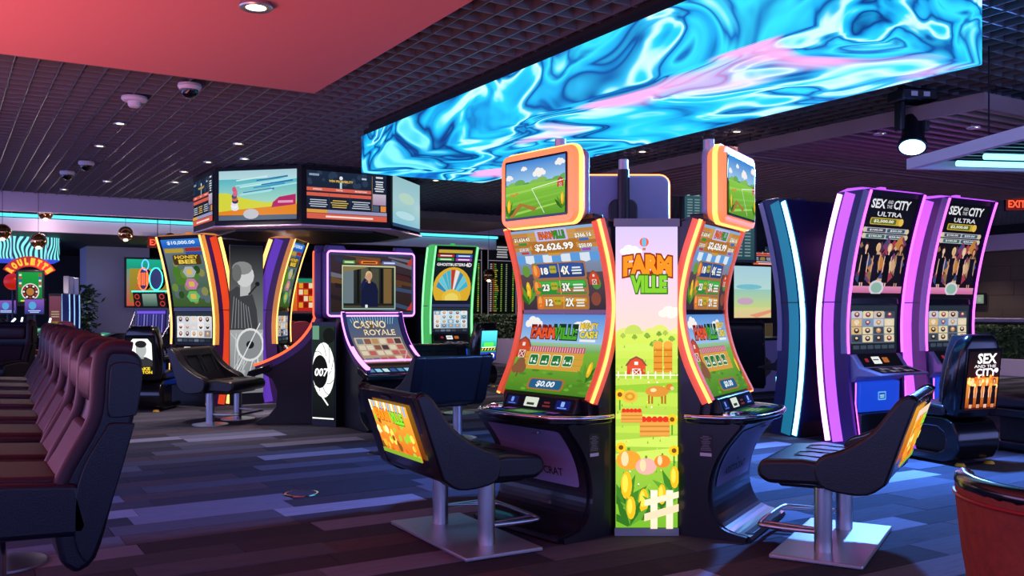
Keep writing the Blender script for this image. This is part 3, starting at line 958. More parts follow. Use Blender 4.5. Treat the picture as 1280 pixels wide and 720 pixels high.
FC = (0.777, 5.97)
FRONT = cr([(0.19, 0.775), (0.07, 1.03), (0.015, 1.3), (0.05, 1.56), (0.135, 1.82)], 8)
KNEE = cr([(0.36, 0.63), (0.26, 0.50), (0.2, 0.36), (0.19, 0.2), (0.26, 0.07), (0.405, 0.03)], 6)
def farm_machine(label):
    t = thing('slot_machine', label, 'slot machine', (0, 0, 0), 0, 'farm game machines around one island')
    inner = [(y - 0.012, z) for y, z in FRONT]
    prof = [(-0.18, 0), (0.405, 0), (0.415, 0.012)] + KNEE[::-1] + [(0.38, 0.655), (0.17, 0.70)] + inner + [(0.11, 1.85), (-0.18, 1.80)]
    prism('cabinet', prof, -0.385, 0.385, 'body_dark', t)
    for s in (-1, 1):
        x = s * 0.405
        sweep('light_rim', [(x, y - 0.02, z) for y, z in FRONT], rectring(0.035, 0.02), 'orange_rim', t, up=(1, 0, 0))
        sweep('light_line', [(s * 0.428, y - 0.002, z) for y, z in FRONT], rectring(0.010, 0.006), 'orange_led', t, up=(1, 0, 0))
        prism('side_panel', [(-0.18, 0.0), (0.385, 0.0)] + [(y - 0.015, z) for y, z in KNEE[::-1]] + [(0.36, 0.655), (0.12, 0.70)] + [(y - 0.062, z) for y, z in FRONT] + [(-0.18, 1.80)],
              min(s * 0.385, s * 0.42), max(s * 0.385, s * 0.42), 'body_dark', t)
    box('top_bezel', (-0.385, 0.05, 1.822), (0.385, 0.132, 1.86), 'black', t, 0.01)
    lo, up = zseg(FRONT, 0.80, 1.275), zseg(FRONT, 1.305, 1.80)
    b = farm_lower()
    b.build('lower_screen', t, curved(lo, 0.755, b.h, 0.002), 'screen', ncuts(b.h, 10))
    b = farm_upper()
    b.build('upper_screen', t, curved(up, 0.755, b.h, 0.002), 'screen', ncuts(b.h, 10))
    dv = zseg(FRONT, 1.277, 1.303)
    sweep('screen_divider', [(-0.385, dv[6][0] - 0.004, dv[6][1]), (0.385, dv[6][0] - 0.004, dv[6][1])], rectring(0.010, 0.013), 'black_gloss', t)
    # button deck
    pl = [(-0.46, 0.05)] + cr([(-0.47, 0.12), (-0.44, 0.27), (-0.33, 0.40), (-0.12, 0.455), (0.12, 0.455), (0.33, 0.40), (0.44, 0.27), (0.47, 0.12)], 5) + [(0.46, 0.05)]
    dk = prism('button_deck', pl, 0.655, 0.702, 'black_gloss', t, 0.01, 'z')
    tube('deck_trim', [(x * 1.005, y * 1.01, 0.694) for x, y in pl], 0.014, 'chrome', t, 8)
    a = Art(0.5)
    a.rect(0, 0, 1, 0.5, '#0c1420', '#101c30')
    a.rr(0.25, 0.08, 0.75, 0.42, 0.02, '#2c6a34')
    a.rr(0.3, 0.14, 0.7, 0.36, 0.02, '#4f9a4a')
    a.bars(0.34, 0.18, 0.66, 0.34, 3, '#bfe0c0', 0.4)
    for x in (0.08, 0.17, 0.83, 0.92):
        a.rr(x - 0.035, 0.1, x + 0.035, 0.2, 0.01, '#2a58c0')
        a.rr(x - 0.035, 0.28, x + 0.035, 0.38, 0.01, '#a050c8')
    a.build('button_screen', dk, flat((0, 0.32, 0.704), 0.52, 0.5, (-1, 0, 0), (0, -1, 0)), 'screen_dim')
    lathe('bash_button', [(0.001, 0.018), (0.045, 0.016), (0.055, 0.006), (0.056, 0)], 'chrome', dk, 20, (0.33, 0.27, 0.702))
    # bill and card panel
    prism('meter_panel', [(0.24, 0.70), (0.17, 0.70), (0.17, 0.79), (0.2, 0.79)], -0.33, 0.33, 'black', t, 0.006)
    a = Art(0.13)
    a.rect(0, 0, 1, 0.13, '#080a14')
    a.rr(0.03, 0.02, 0.2, 0.11, 0.01, '#141c50')
    a.rr(0.09, 0.05, 0.13, 0.1, 0.01, '#6f9cff')
    a.rect(0.06, 0.03, 0.17, 0.04, '#5c7ce0')
    a.rr(0.3, 0.02, 0.5, 0.115, 0.008, '#dfe8d8')
    a.rect(0.34, 0.035, 0.45, 0.06, '#303830')
    a.bars(0.56, 0.03, 0.7, 0.1, 2, '#7a2a30', 0.5)
    a.rr(0.76, 0.02, 0.96, 0.11, 0.01, '#101a6a')
    a.rr(0.83, 0.05, 0.88, 0.1, 0.01, '#8fb4ff')
    a.rect(0.79, 0.03, 0.92, 0.042, '#6f90f0')
    nrm = Vector((0, 0.09, 0.04)).normalized()
    a.build('meter_display', t, flat((0, 0.2205, 0.746), 0.62, 0.13, (-1, 0, 0), (0, -0.04, 0.09), 0.001), 'screen')
    # knee panel
    kp = zseg(KNEE[:13] + [], 0.30, 0.61)
    kp = [q for q in KNEE if 0.27 <= q[1] <= 0.62][::-1]
    k = Art(1.0)
    k.poly(rrpts(1, 1.0, 0.04, 4, 0.5, 0.5), '#9288b4')
    kn = k.build('knee_panel', t, curved(kp, 0.66, 1.0, 0.004), 'print', ncuts(1.0, 8))
    k = Art(1.0)
    k.text('ARISTOCRAT', 0.5, 0.2, 0.62, 0.13, '#17141d', 0.02)
    k.poly([(0.5, 0.31), (0.53, 0.33), (0.53, 0.37), (0.49, 0.36)], '#17141d')
    k.build('maker_name', t, curved(kp, 0.66, 1.0, 0.006), 'print', ncuts(1.0, 8))
    box('door_latch', (-0.16, 0.335, 0.585), (-0.1, 0.36, 0.6), 'metal', t, 0.004)
    prism('foot_plate', rrpts(0.7, 0.16, 0.05, 4, 0, 0.325), 0.03, 0.038, 'dark_metal', t, 0.003, 'z')
    a = Art(1.6)
    a.rect(0, 0, 1, 1.6, '#0c0b10')
    a.bars(0.1, 0.45, 0.9, 1.5, 9, '#6a6670', 0.5)
    a.rect(0.1, 0.08, 0.9, 0.3, '#c8c4cc')
    for s in (-1, 1):
        a.build('data_plate', t, flat((s * 0.4215, 0.16, 0.53), 0.085, 1.6, (0, s, 0), (0, 0, 1)), 'print')
    # topper on a pole
    tp = loft('topper', [[(x, y, z) for x, z in rrpts(w, hh, rr, 5, 0, 2.035)] for y, w, hh, rr in
                         ((0.13, 0.60, 0.36, 0.05), (0.135, 0.64, 0.40, 0.06), (0.165, 0.68, 0.45, 0.07), (0.21, 0.68, 0.45, 0.07), (0.235, 0.665, 0.435, 0.06), (0.24, 0.6, 0.38, 0.03))], 'lamp_orange', t, 30)
    sweep('light_ring', [(x, 0.188, z) for x, z in rrpts(0.685, 0.455, 0.07, 5, 0, 2.035)], rectring(0.006, 0.014), 'orange_led', tp, True, (0, 1, 0))
    prism('bezel', rrpts(0.57, 0.365, 0.01, 2, 0, 2.035), 0.238, 0.246, 'black_gloss', tp, 0, 'y')
    a = farm_topper()
    a.build('topper_screen', tp, flat((0, 0.2475, 2.035), 0.545, a.h), 'screen')
    prism('rear_shell', rrpts(0.655, 0.425, 0.06, 5, 0, 2.035), 0.1, 0.135, 'topper_back', tp, 0.012, 'y')
    prism('rear_cover', rrpts(0.46, 0.33, 0.01, 2, 0, 2.02), 0.094, 0.1, 'topper_back', tp, 0, 'y')
    tube('pole', [(0, 0.04, 1.80), (0, 0.04, 2.28)], 0.042, 'black', t, 16)
    tube('pole_end', [(0, 0.04, 2.281), (0, 0.04, 2.35)], 0.034, 'metal_plate', t, 16)
    prism('pole_bracket', rrpts(0.2, 0.26, 0.06, 4, 0, 1.95), 0.055, 0.093, 'black', t, 0.01, 'y')
    return t
fm = farm_machine('')
angs = (-51, 60, 180)
flab = ('farm slot machine with broad bright screens, facing the chair with the lit back panel',
        'farm slot machine seen at a slant between the tall poster and cyan lit machine',
        'farm themed slot machine turned away behind the tall poster, only its topper back showing')
for i, a in enumerate(angs):
    n = (math.sin(R(a)), -math.cos(R(a)))
    loc = W(FC[0] + n[0] * 0.462, FC[1] + n[1] * 0.462)
    if i == 0:
        loc = W(0.592 - 0.42 * math.cos(R(a)), 5.39 - 0.42 * math.sin(R(a)))
    if i == 0:
        fm.location, fm.rotation_euler, fm['label'] = loc, (0, 0, yaw(*n)), flab[0]
    else:
        clone(fm, flab[i], loc, yaw(*n))
ln = thing('poster_light_box', 'tall backlit farm poster column standing between two slot machines', 'light box', W(FC[0], FC[1] - 0.603), yaw(0, -1))
box('case', (-0.165, -0.02, 0.0), (0.165, 0.0, 1.83), 'body_dark', ln)
box('top_trim', (-0.19, -0.002, 1.785), (0.19, 0.012, 1.83), 'grey_trim', ln)
box('bottom_trim', (-0.185, -0.002, 0.0), (0.185, 0.012, 0.045), 'grey_trim', ln)
a = farm_poster()
a.build('poster', ln, flat((0, 0.004, 0.915), 0.358, a.h), 'screen_poster')
hexp = [(FC[0] + 0.2 * math.cos(R(60 * i)), FC[1] + 0.2 * math.sin(R(60 * i))) for i in range(6)]
o = prism('island_core', [tuple(W(x, y)[:2]) for x, y in hexp], 0, 1.7, 'black', None, 0, 'z')
tag(o, 'dark service column in the middle of the farm machine island', 'column')

# ------------------------------------------------------------------ two-post chairs
def post_chair(label, base='plate', art=None, group=None):
    t = thing('gaming_chair', label, 'chair', (0, 0, 0), 0, group)
    if base == 'plate':
        box('base_plate', (-0.5, -0.235, 0), (0.5, 0.235, 0.022), 'metal_plate', t, 0.006)
    zb = 0.02
    for s in (-1, 1):
        if base == 'disc':
            lathe('base_disc', [(0.001, 0), (0.2, 0), (0.2, 0.008), (0.06, 0.03), (0.001, 0.03)], 'metal', t, 32, (s * 0.29, 0, 0))
        tube('post', [(s * 0.29, 0, zb), (s * 0.29, 0, 0.36)], 0.047, 'metal', t, 20)
        tube('footrest_brace', [(s * 0.27, 0.04, 0.13), (s * 0.2, 0.34, 0.12)], 0.009, 'metal', t, 8)
    zf = 0.12
    tube('footrest', [(-0.29, 0.03, zf)] + [(x, y, zf) for x, y in cr([(-0.3, 0.2), (-0.29, 0.3), (-0.23, 0.35), (0.23, 0.35), (0.29, 0.3), (0.3, 0.2)], 4)] + [(0.29, 0.03, zf)], 0.014, 'metal', t, 10)
    box('seat_pan', (-0.3, -0.2, 0.345), (0.3, 0.24, 0.40), 'black', t, 0.02)
    seat = prism('seat', [(-0.24, 0.385), (0.28, 0.365), (0.335, 0.40), (0.34, 0.45), (0.31, 0.495), (0.1, 0.51), (-0.22, 0.485)], -0.36, 0.36, 'leather', t, 0.035, seg=4)
    for s in (-1, 1):
        tube('seat_seam', [(s * 0.06, -0.08, 0.507), (s * 0.06, 0.12, 0.512), (s * 0.09, 0.17, 0.51), (s * 0.2, 0.17, 0.51), (s * 0.23, 0.12, 0.511), (s * 0.23, -0.08, 0.505)], 0.0035, 'leather', seat, 6)
    prism('backrest', [(-0.47, 0.855), (-0.43, 0.87), (-0.395, 0.85), (-0.30, 0.66), (-0.20, 0.52), (-0.18, 0.42), (-0.22, 0.37), (-0.31, 0.40)], -0.33, 0.33, 'leather', t, 0.02, seg=3)
    for s in (-1, 1):
        q = cr([(-0.475, 0.85), (-0.44, 0.87), (-0.38, 0.83), (-0.27, 0.68), (-0.12, 0.575), (-0.02, 0.535), (0.02, 0.47), (-0.01, 0.39), (-0.1, 0.36), (-0.24, 0.36), (-0.33, 0.42)], 3)
        prism('side_wing', q, min(s * 0.31, s * 0.43), max(s * 0.31, s * 0.43), 'leather', t, 0.03, seg=4)
        tube('piping', [(s * 0.405, y - 0.002, z + 0.004) for y, z in q[:18]], 0.008, 'leather', t, 6)
    up = Vector((0, -0.16, 0.455)).normalized()
    cz = Vector((0, -0.39, 0.63))
    if art:
        prism('rear_frame', [(-0.478, 0.85), (-0.468, 0.85), (-0.318, 0.43), (-0.33, 0.43)], -0.36, 0.36, 'black_gloss', t, 0.004)
        a = art()
        a.build('rear_screen', t, flat(cz + Vector((0, -0.026, 0.012)), 0.53, a.h, (1, 0, 0), up, 0.002), 'screen_glow')
        tube('grab_handle', [(x, -0.478, z) for x, z in ((-0.05, 0.815), (0.05, 0.815), (0.05, 0.83), (-0.05, 0.83))], 0.005, 'chrome', t, 6, True)
    else:
        for s in (-1, 1):
            q = [(s * (0.03 + 0.22 * (x > 0)), y + 0.012, z) for x, y, z in ((0, -0.25, 0.58), (0, -0.36, 0.78), (1, -0.36, 0.78), (1, -0.25, 0.58))]
            tube('back_seam', q, 0.008, 'leather', t, 6)
    return t
pc = post_chair('wide black chair on a steel plate, lit farm picture panel in its back', 'plate', farm_seat_art)
pc.location = W(-0.285, 5.335)
pc.rotation_euler = (0, 0, yaw(0.866, 0.5))
clone(pc, 'wide black chair on a steel plate, its lit back panel seen edge-on', W(1.80, 5.19), yaw(-0.866, 0.5))
# ------------------------------------------------------------------ tall curved cabinets
def tf(z):
    return 0.12 * ((1.15 - z) / 1.15) ** 2 if z < 1.15 else 0.27 * ((z - 1.15) / 1.3) ** 1.7
TZ = [0.0, 0.2, 0.4, 0.6, 0.8, 1.0, 1.15, 1.3, 1.45, 1.6, 1.75, 1.9, 2.05, 2.2, 2.35, 2.45]
def tcurve(d, z0=0.0, z1=2.45):
    zs = [z0] + [z for z in TZ if z0 + 0.02 < z < z1 - 0.02] + [z1]
    return [(tf(z) + d, z) for z in zs]
def glow(name, c, es, base=None):
    if name not in M:
        mat(name, base or c, 0.4, em=c, es=es)
    return name
def tall_machine(label, style, upper, lower, group=None):
    """style: body, side, line, band, edge material names"""
    t = thing('curved_slot_machine', label, 'slot machine', (0, 0, 0), 0, group)
    th = 0.38
    back = tcurve(0.0)
    prism('cabinet', [(y + 0.01, z) for y, z in back] + [(y + th - 0.03, z) for y, z in back[::-1]], -0.39, 0.39, style['body'], t)
    for s in (-1, 1):
        x0, x1 = sorted((s * 0.39, s * 0.425))
        prism('side_panel', back + [(y + th, z) for y, z in back[::-1]], x0, x1, style['side'], t)
        sx = s * 0.428
        sweep('edge_light', [(sx, y + 0.045, z) for y, z in tcurve(0.0, 0.02, 2.43)], rectring(0.026, 0.008), style['line'], t, up=(1, 0, 0))
        if style.get('band'):
            sweep('side_light_band', [(sx - s * 0.001, y + 0.165, z) for y, z in tcurve(0.0, 0.02, 2.43)], rectring(0.06, 0.005), style['band'], t, up=(1, 0, 0))
        sweep('front_light', [(s * 0.408, y + th + 0.004, z) for y, z in tcurve(0.0, 0.88, 2.44)], rectring(0.008, 0.012), style['edge'], t, up=(1, 0, 0))
        sweep('front_trim', [(s * 0.432, y + th - 0.03, z) for y, z in tcurve(0.0, 0.88, 2.44)], rectring(0.03, 0.006), style.get('trim', 'lavender'), t, up=(1, 0, 0))
        box('seam', (min(s * 0.39, s * 0.4345), tf(1.38) + 0.0, 1.376), (max(s * 0.39, s * 0.4345), tf(1.38) + th, 1.386), 'black', t)
    prism('top_cap', [(tf(2.45) - 0.0, 2.45), (tf(2.45) + th, 2.45), (tf(2.45) + th * 0.75, 2.475), (tf(2.45) + th * 0.3, 2.48)], -0.42, 0.42, style['cap'], t, 0.006)
    box('beacon', (-0.04, tf(2.45) + 0.15, 2.478), (0.04, tf(2.45) + 0.21, 2.51), style['cap'], t, 0.006)
    fr = tcurve(th - 0.03)
    a = upper()
    a.build('upper_screen', t, curved(zseg(fr, 1.43, 2.40), 0.75, a.h, 0.003), 'screen', ncuts(a.h, 12), 2e-4)
    a = lower()
    a.build('lower_screen', t, curved(zseg(fr, 0.9, 1.35), 0.74, a.h, 0.003), 'screen', ncuts(a.h, 6), 2e-4)
    yd = tf(1.39) + th - 0.03
    box('screen_divider', (-0.385, yd - 0.02, 1.36), (0.385, yd + 0.012, 1.42), 'black_gloss', t, 0.004)
    # console
    y0 = tf(0.88) + th - 0.02
    con = prism('console', [(y0 - 0.1, 0.87), (y0 + 0.03, 0.87), (y0 + 0.12, 0.75), (y0 + 0.36, 0.695), (y0 + 0.36, 0.675), (y0 + 0.1, 0.66), (y0 + 0.02, 0.6), (y0 - 0.1, 0.6)], -0.37, 0.37, style.get('console', 'dark_metal'), t, 0.01)
    a = Art(0.26)
    a.rect(0, 0, 1, 0.26, '#0a0a10')
    a.rr(0.3, 0.06, 0.5, 0.2, 0.01, '#eef2ee')
    a.rect(0.32, 0.13, 0.46, 0.15, '#404850')
    a.rr(0.56, 0.08, 0.7, 0.18, 0.01, '#b8642a')
    a.rr(0.12, 0.1, 0.2, 0.17, 0.01, '#a02838')
    up = Vector((0, -0.09, 0.12)).normalized()
    a.build('meter_display', t, flat((0, y0 + 0.075, 0.81), 0.6, 0.26, (-1, 0, 0), up, 0.003), 'screen')
    a = Art(0.3)
    a.rect(0, 0, 1, 0.3, '#141218')
    for i in range(7):
        for j in range(2):
            a.rr(0.1 + i * 0.115, 0.05 + j * 0.12, 0.19 + i * 0.115, 0.14 + j * 0.12, 0.01, ('#8a80a0', '#3a3446', '#b0a8c8')[(i + j) % 3])
    up = Vector((0, -0.24, 0.055)).normalized()
    a.build('button_pad', t, flat((0, y0 + 0.24, 0.7225), 0.6, 0.3, (-1, 0, 0), up, 0.002), 'screen_dim')
    yd2 = tf(0.3) + th - 0.03
    prism('lower_door', [(y0 - 0.06, 0.6), (yd2 + 0.03, 0.6), (yd2 + 0.02, 0.31), (y0 - 0.06, 0.3)], -0.3, 0.3, style['door'], t, 0.01)
    a = Art(0.7)
    a.rr(0, 0, 1, 0.7, 0.05, '#6ab8ff')
    a.rr(0.1, 0.1, 0.9, 0.6, 0.04, '#1c5cc0')
    a.bars(0.2, 0.2, 0.8, 0.5, 2, '#c8e8ff', 0.5)
    a.build('door_badge', t, flat((-0.02, yd2 + 0.032, 0.46), 0.12, 0.7), 'screen')
    box('plinth', (-0.37, 0.1, 0.0), (0.37, tf(0.0) + th + 0.005, 0.3), 'black', t, 0.01)
    for s in (-1, 1):
        tube('door_light', [(s * 0.375, yd2 + 0.035, 0.6), (s * 0.38, yd2 + 0.035, 0.4), (s * 0.385, tf(0.0) + th + 0.01, 0.03)], 0.006, style['edge'], t, 6)
    return t
mat('magenta_body', '#4a1f66', 0.35)
mat('navy_body', '#1c2c6a', 0.35, noise=(1.2, '#141f4e', 2))
mat('blue_door', '#10266a', 0.35, em='#1848d8', es=0.9)
glow('pink_line', '#ff9cf2', 6.0)
glow('lilac_band', '#b44cec', 1.35, '#b070d8')
glow('pink_edge', '#e858f0', 3.0)
glow('cyan_line', '#80ecff', 4.5)
glow('cyan_band', '#1f9ab8', 0.45, '#2a6a88')
glow('gold_line', '#ffc060', 2.4)
glow('gold_cap', '#d88a38', 0.6)
glow('red_band', '#e0401c', 0.8, '#b0401c')
glow('violet_band', '#6a3cc8', 0.6, '#4c2a98')
glow('green_line', '#8cffa0', 1.6)
glow('green_band', '#58d870', 0.55, '#4fae60')
PINK = dict(body='black', side='magenta_body', line='pink_line', band='lilac_band', edge='pink_edge', cap='lilac_band', door='blue_door', trim='lavender', console='lavender')
CYAN = dict(body='navy_body', side='navy_body', line='cyan_line', band='cyan_band', edge='cyan_line', cap='navy_body', door='blue_door', trim='lavender')
GOLD = dict(body='black', side='magenta_body', line='gold_line', band='red_band', edge='gold_line', cap='gold_cap', door='blue_door', trim='gold_cap')
GOLDV = dict(GOLD, band='violet_band')
GREEN = dict(body='black', side='green_band', line='green_line', band='green_band', edge='green_line', cap='green_band', door='blue_door', trim='green_band')
SKIN = ('#e8c0a8', '#d8a888', '#f0ccb4', '#c89878')
def figure(a, x, y, s, dress, hair, skin):
    """small generic standing figure without features"""
    a.rect(x - 0.05 * s, y, x - 0.015 * s, y + 0.3 * s, skin)
    a.rect(x + 0.015 * s, y, x + 0.05 * s, y + 0.3 * s, skin)
    a.circ(x, y + 0.87 * s, 0.075 * s, hair, ry=0.1 * s, n=10)
    a.rect(x - 0.02 * s, y + 0.7 * s, x + 0.02 * s, y + 0.8 * s, skin)
    a.circ(x, y + 0.86 * s, 0.045 * s, skin, ry=0.065 * s, n=10)
    a.poly([(x - 0.13 * s, y + 0.32 * s), (x - 0.1 * s, y + 0.36 * s), (x - 0.1 * s, y + 0.68 * s), (x - 0.12 * s, y + 0.7 * s)], skin)
    a.poly([(x + 0.13 * s, y + 0.32 * s), (x + 0.12 * s, y + 0.7 * s), (x + 0.1 * s, y + 0.68 * s), (x + 0.1 * s, y + 0.36 * s)], skin)
    a.poly([(x - 0.1 * s, y + 0.12 * s), (x + 0.1 * s, y + 0.12 * s), (x + 0.09 * s, y + 0.45 * s), (x + 0.065 * s, y + 0.55 * s), (x + 0.1 * s, y + 0.72 * s), (x - 0.1 * s, y + 0.72 * s), (x - 0.065 * s, y + 0.55 * s), (x - 0.09 * s, y + 0.45 * s)], dress)
def city_upper():
    h = 1.32
    a = Art(h)
    r = random.Random(3)
    a.rect(0, 0, 1, h, '#1a0f1c', '#0a0a10')
    a.text('SEX', 0.23, 1.22, 0.28, 0.12, '#e8e8ec', 0.03)
    a.text('AND', 0.45, 1.25, 0.11, 0.045, '#c8c8d0', 0.02)
    a.text('THE', 0.45, 1.19, 0.11, 0.045, '#c8c8d0', 0.02)
    a.text('CITY', 0.7, 1.22, 0.34, 0.12, '#e8e8ec', 0.03)
    a.text('ULTRA', 0.5, 1.09, 0.5, 0.06, '#dcdce4', 0.02)
    a.rr(0.14, 0.95, 0.8, 1.04, 0.02, '#c8a83a')
    a.rr(0.16, 0.962, 0.66, 1.028, 0.015, '#5a6a1c')
    a.text('$2,500.00', 0.41, 0.995, 0.4, 0.045, '#f8f4d8', 0.03)
    a.circ(0.76, 0.995, 0.05, '#e8c050')
    for y, c in ((0.88, '#4a4a58'), (0.8, '#3c6a5a')):
        a.rr(0.06, y - 0.032, 0.94, y + 0.032, 0.025, '#b8b8c4')
        a.rr(0.12, y - 0.024, 0.49, y + 0.024, 0.015, c)
        a.rr(0.52, y - 0.024, 0.88, y + 0.024, 0.015, '#3a5a6a')
        a.text('$100.00', 0.3, y, 0.26, 0.028, '#f0f0f0', 0.02)
        a.text('$20.00', 0.7, y, 0.24, 0.028, '#f0f0f0', 0.02)
        a.circ(0.07, y, 0.035, '#d8c8a0')
        a.circ(0.93, y, 0.035, '#d8c8a0')
    for i in range(40):
        x, y, w = r.random(), r.uniform(0.22, 0.72), r.uniform(0.04, 0.12)
        a.poly([(x - w, y), (x, y + w * 1.3), (min(x + w, 1), y), (x, y - w * 0.8)] if w < x < 1 - w else [(0.5, y), (0.55, y + w), (0.6, y)], r.choice(['#7a3a6a', '#c08040', '#3a4a7a', '#8a6a4a', '#d0a880', '#503050', '#a03a50']))
    for x, c in ((0.17, 0), (0.4, 1), (0.63, 2), (0.86, 3)):
        figure(a, x, 0.12, 0.62, ('#0c0a12', '#161226', '#0a0a10', '#141020')[c], ('#3a2018', '#e0c080', '#d8b880', '#7a3018')[c], SKIN[c])
    a.rect(0, 0.06, 1, 0.15, '#c86a9a', '#e090b8')
    a.circ(0.48, 0.13, 0.15, '#d8d0e0', ry=0.1)
    a.circ(0.48, 0.13, 0.11, '#8fb8a8', ry=0.07)
    a.rect(0, 0, 1, 0.05, '#100c14')
    return a
def reels(cols=5, rows=4, seed=1, bgc=('#5a6470', '#a8b0bc'), pal=None, h=0.6):
    def f():
        a = Art(h)
        r = random.Random(seed)
        a.rect(0, 0, 1, h, '#18202c', '#2a3440')
        a.rect(0.05, 0.1, 0.95, h - 0.06, bgc[0], bgc[1])
        cw, ch = 0.88 / cols, (h - 0.18) / rows
        for i in range(cols):
            for j in range(rows):
                x, y = 0.06 + i * cw, 0.11 + j * ch
                c = r.choice(pal or ['#c8ccd8', '#e8d8b0', '#7a98c0', '#d8c0b0', '#404858', '#e0b878'])
                a.rr(x + 0.008, y + 0.006, x + cw - 0.008, y + ch - 0.006, 0.008, c)
                c2 = r.choice(['#3a2a30', '#c89058', '#20242c', '#8a3a50', '#f0e0d0'])
                a.circ(x + cw / 2, y + ch * 0.5, cw * 0.25, c2, ry=ch * 0.34, n=8)
                a.circ(x + cw / 2, y + ch * 0.58, cw * 0.13, '#f0d0b0', ry=ch * 0.16, n=8)
        for i in range(6):
            a.rr(0.08 + i * 0.145, 0.025, 0.2 + i * 0.145, 0.075, 0.01, r.choice(['#404a5a', '#2a3038', '#6a7484']))
        return a
    return f
# the pair of pink-lit machines, back to back with a cyan-lit one
E1 = W(3.09 - 0.06, 9.30)
sd = Vector((1, 0, 0))                       # along the row
m1 = tall_machine('pink lit curved slot machine beside the cyan lit one, four black dresses on screen', PINK, city_upper, reels(4, 4, 5), 'pink lit machines in a row')
m1.location = E1 + sd * 0.43
m1.rotation_euler = (0, 0, PI)
clone(m1, 'pink lit curved slot machine at the hedge end of its row', E1 + sd * (0.43 + 1.22), PI)
mb = tall_machine('curved slot machine in dark blue with a cyan light line, back to the pink one', CYAN, city_upper, reels(4, 4, 6))
mb.location = E1 + sd * 0.43 + Vector((0, 0.10, 0))
# ------------------------------------------------------------------ pod chairs
def pod_chair(label, art, group=None):
    t = thing('pod_chair', label, 'chair', (0, 0, 0), 0, group)
    c = [(0.27, 0.36), (0.22, 0.40), (-0.18, 0.40), (-0.29, 0.36), (-0.345, 0.26), (-0.345, 0.14), (-0.29, 0.05), (-0.18, 0.02), (0.28, 0.02), (0.32, 0.04), (0.32, 0.075), (0.28, 0.09),
         (-0.12, 0.095), (-0.19, 0.13), (-0.21, 0.2), (-0.19, 0.27), (-0.12, 0.31), (0.25, 0.31), (0.28, 0.33)]
    prism('pod_base', c, -0.24, 0.24, 'black_gloss', t, 0.018, seg=3)
    box('inner_column', (-0.19, -0.215, 0.085), (0.19, 0.16, 0.33), 'black_matte', t, 0.02)
    for x in (-0.17, 0.17):
        lathe('foot', [(0.001, 0.022), (0.03, 0.022), (0.045, 0.0), (0.001, 0.0)], 'yellow', t, 12, (x, -0.3, 0))
        lathe('foot', [(0.001, 0.022), (0.03, 0.022), (0.04, 0.0), (0.001, 0.0)], 'black', t, 12, (x, 0.24, 0))
    prism('seat', [(-0.2, 0.41), (0.22, 0.395), (0.275, 0.42), (0.28, 0.47), (0.24, 0.505), (0.05, 0.515), (-0.2, 0.50)], -0.25, 0.25, 'leather', t, 0.03, seg=4)
    secs = [(0.40, -0.20, 0.20, 0.085), (0.47, -0.225, 0.235, 0.10), (0.62, -0.245, 0.25, 0.105), (0.8, -0.275, 0.245, 0.10), (0.95, -0.30, 0.225, 0.09), (1.04, -0.315, 0.195, 0.075), (1.09, -0.32, 0.15, 0.055), (1.10, -0.32, 0.12, 0.03)]
    def ring(z, y, w, d):
        return [(px, y + py, z) for px, py in rrpts(2 * w, 2 * d, min(d * 0.7, w * 0.5), 4)]
    loft('back_shell', [ring(*q) for q in secs], 'black_gloss', t, 45)
    loft('back_cushion', [[(x * 0.86, y + 0.052, z) for x, y, z in ring(z + 0.05, y, w, d)] for z, y, w, d in secs[1:-2]], 'leather', t, 45)
    a = art()
    up = Vector((0, -0.065, 0.40)).normalized()
    a.build('rear_screen', t, flat((0, -0.3737, 0.715), 0.36, a.h, (1, 0, 0), (0, -0.059, 0.525), 0.003), 'screen_glow', (), 2e-4)
    prism('screen_bezel', [(-0.335, 0.46), (-0.345, 0.46), (-0.404, 0.985), (-0.394, 0.985)], -0.2, 0.2, 'black_gloss', t, 0.002)
    return t
def city_seat():
    h = 1.36
    a = Art(h)
    r = random.Random(9)
    a.rect(0, 0, 1, h, '#3a1408', '#120a10')
    a.rect(0, 0.05, 1, 0.75, '#8a3a10', '#e08a30')
    for i in range(20):
        a.circ(r.uniform(0.06, 0.94), r.uniform(0.5, 0.8), r.uniform(0.03, 0.06), r.choice(['#f8d080', '#f0a040', '#d06020']))
    for i, x in enumerate((0.16, 0.39, 0.62, 0.85)):
        figure(a, x, 0.04, 0.72, '#120810', ('#f0c870', '#c07030', '#e8b860', '#602010')[i], SKIN[i])
    a.text('SEX', 0.55, 1.2, 0.62, 0.24, '#ffffff', 0.03)
    a.text('AND THE', 0.5, 1.02, 0.7, 0.07, '#d8d0d8', 0.02)
    a.text('CITY', 0.55, 0.88, 0.68, 0.18, '#f8f0f8', 0.03)
    a.circ(0.88, 0.92, 0.06, '#e8d8ff')
    return a
p1 = pod_chair('pod chair with a lit panel of lettering and black dresses in its back', city_seat, 'pod chairs at the pink lit machines')
p1.location = W(3.78, 8.1)
p1.rotation_euler = (0, 0, R(-8))
clone(p1, 'pod chair standing between the lettered pod chair and the hedge planter', W(4.79, 8.62), R(-6))

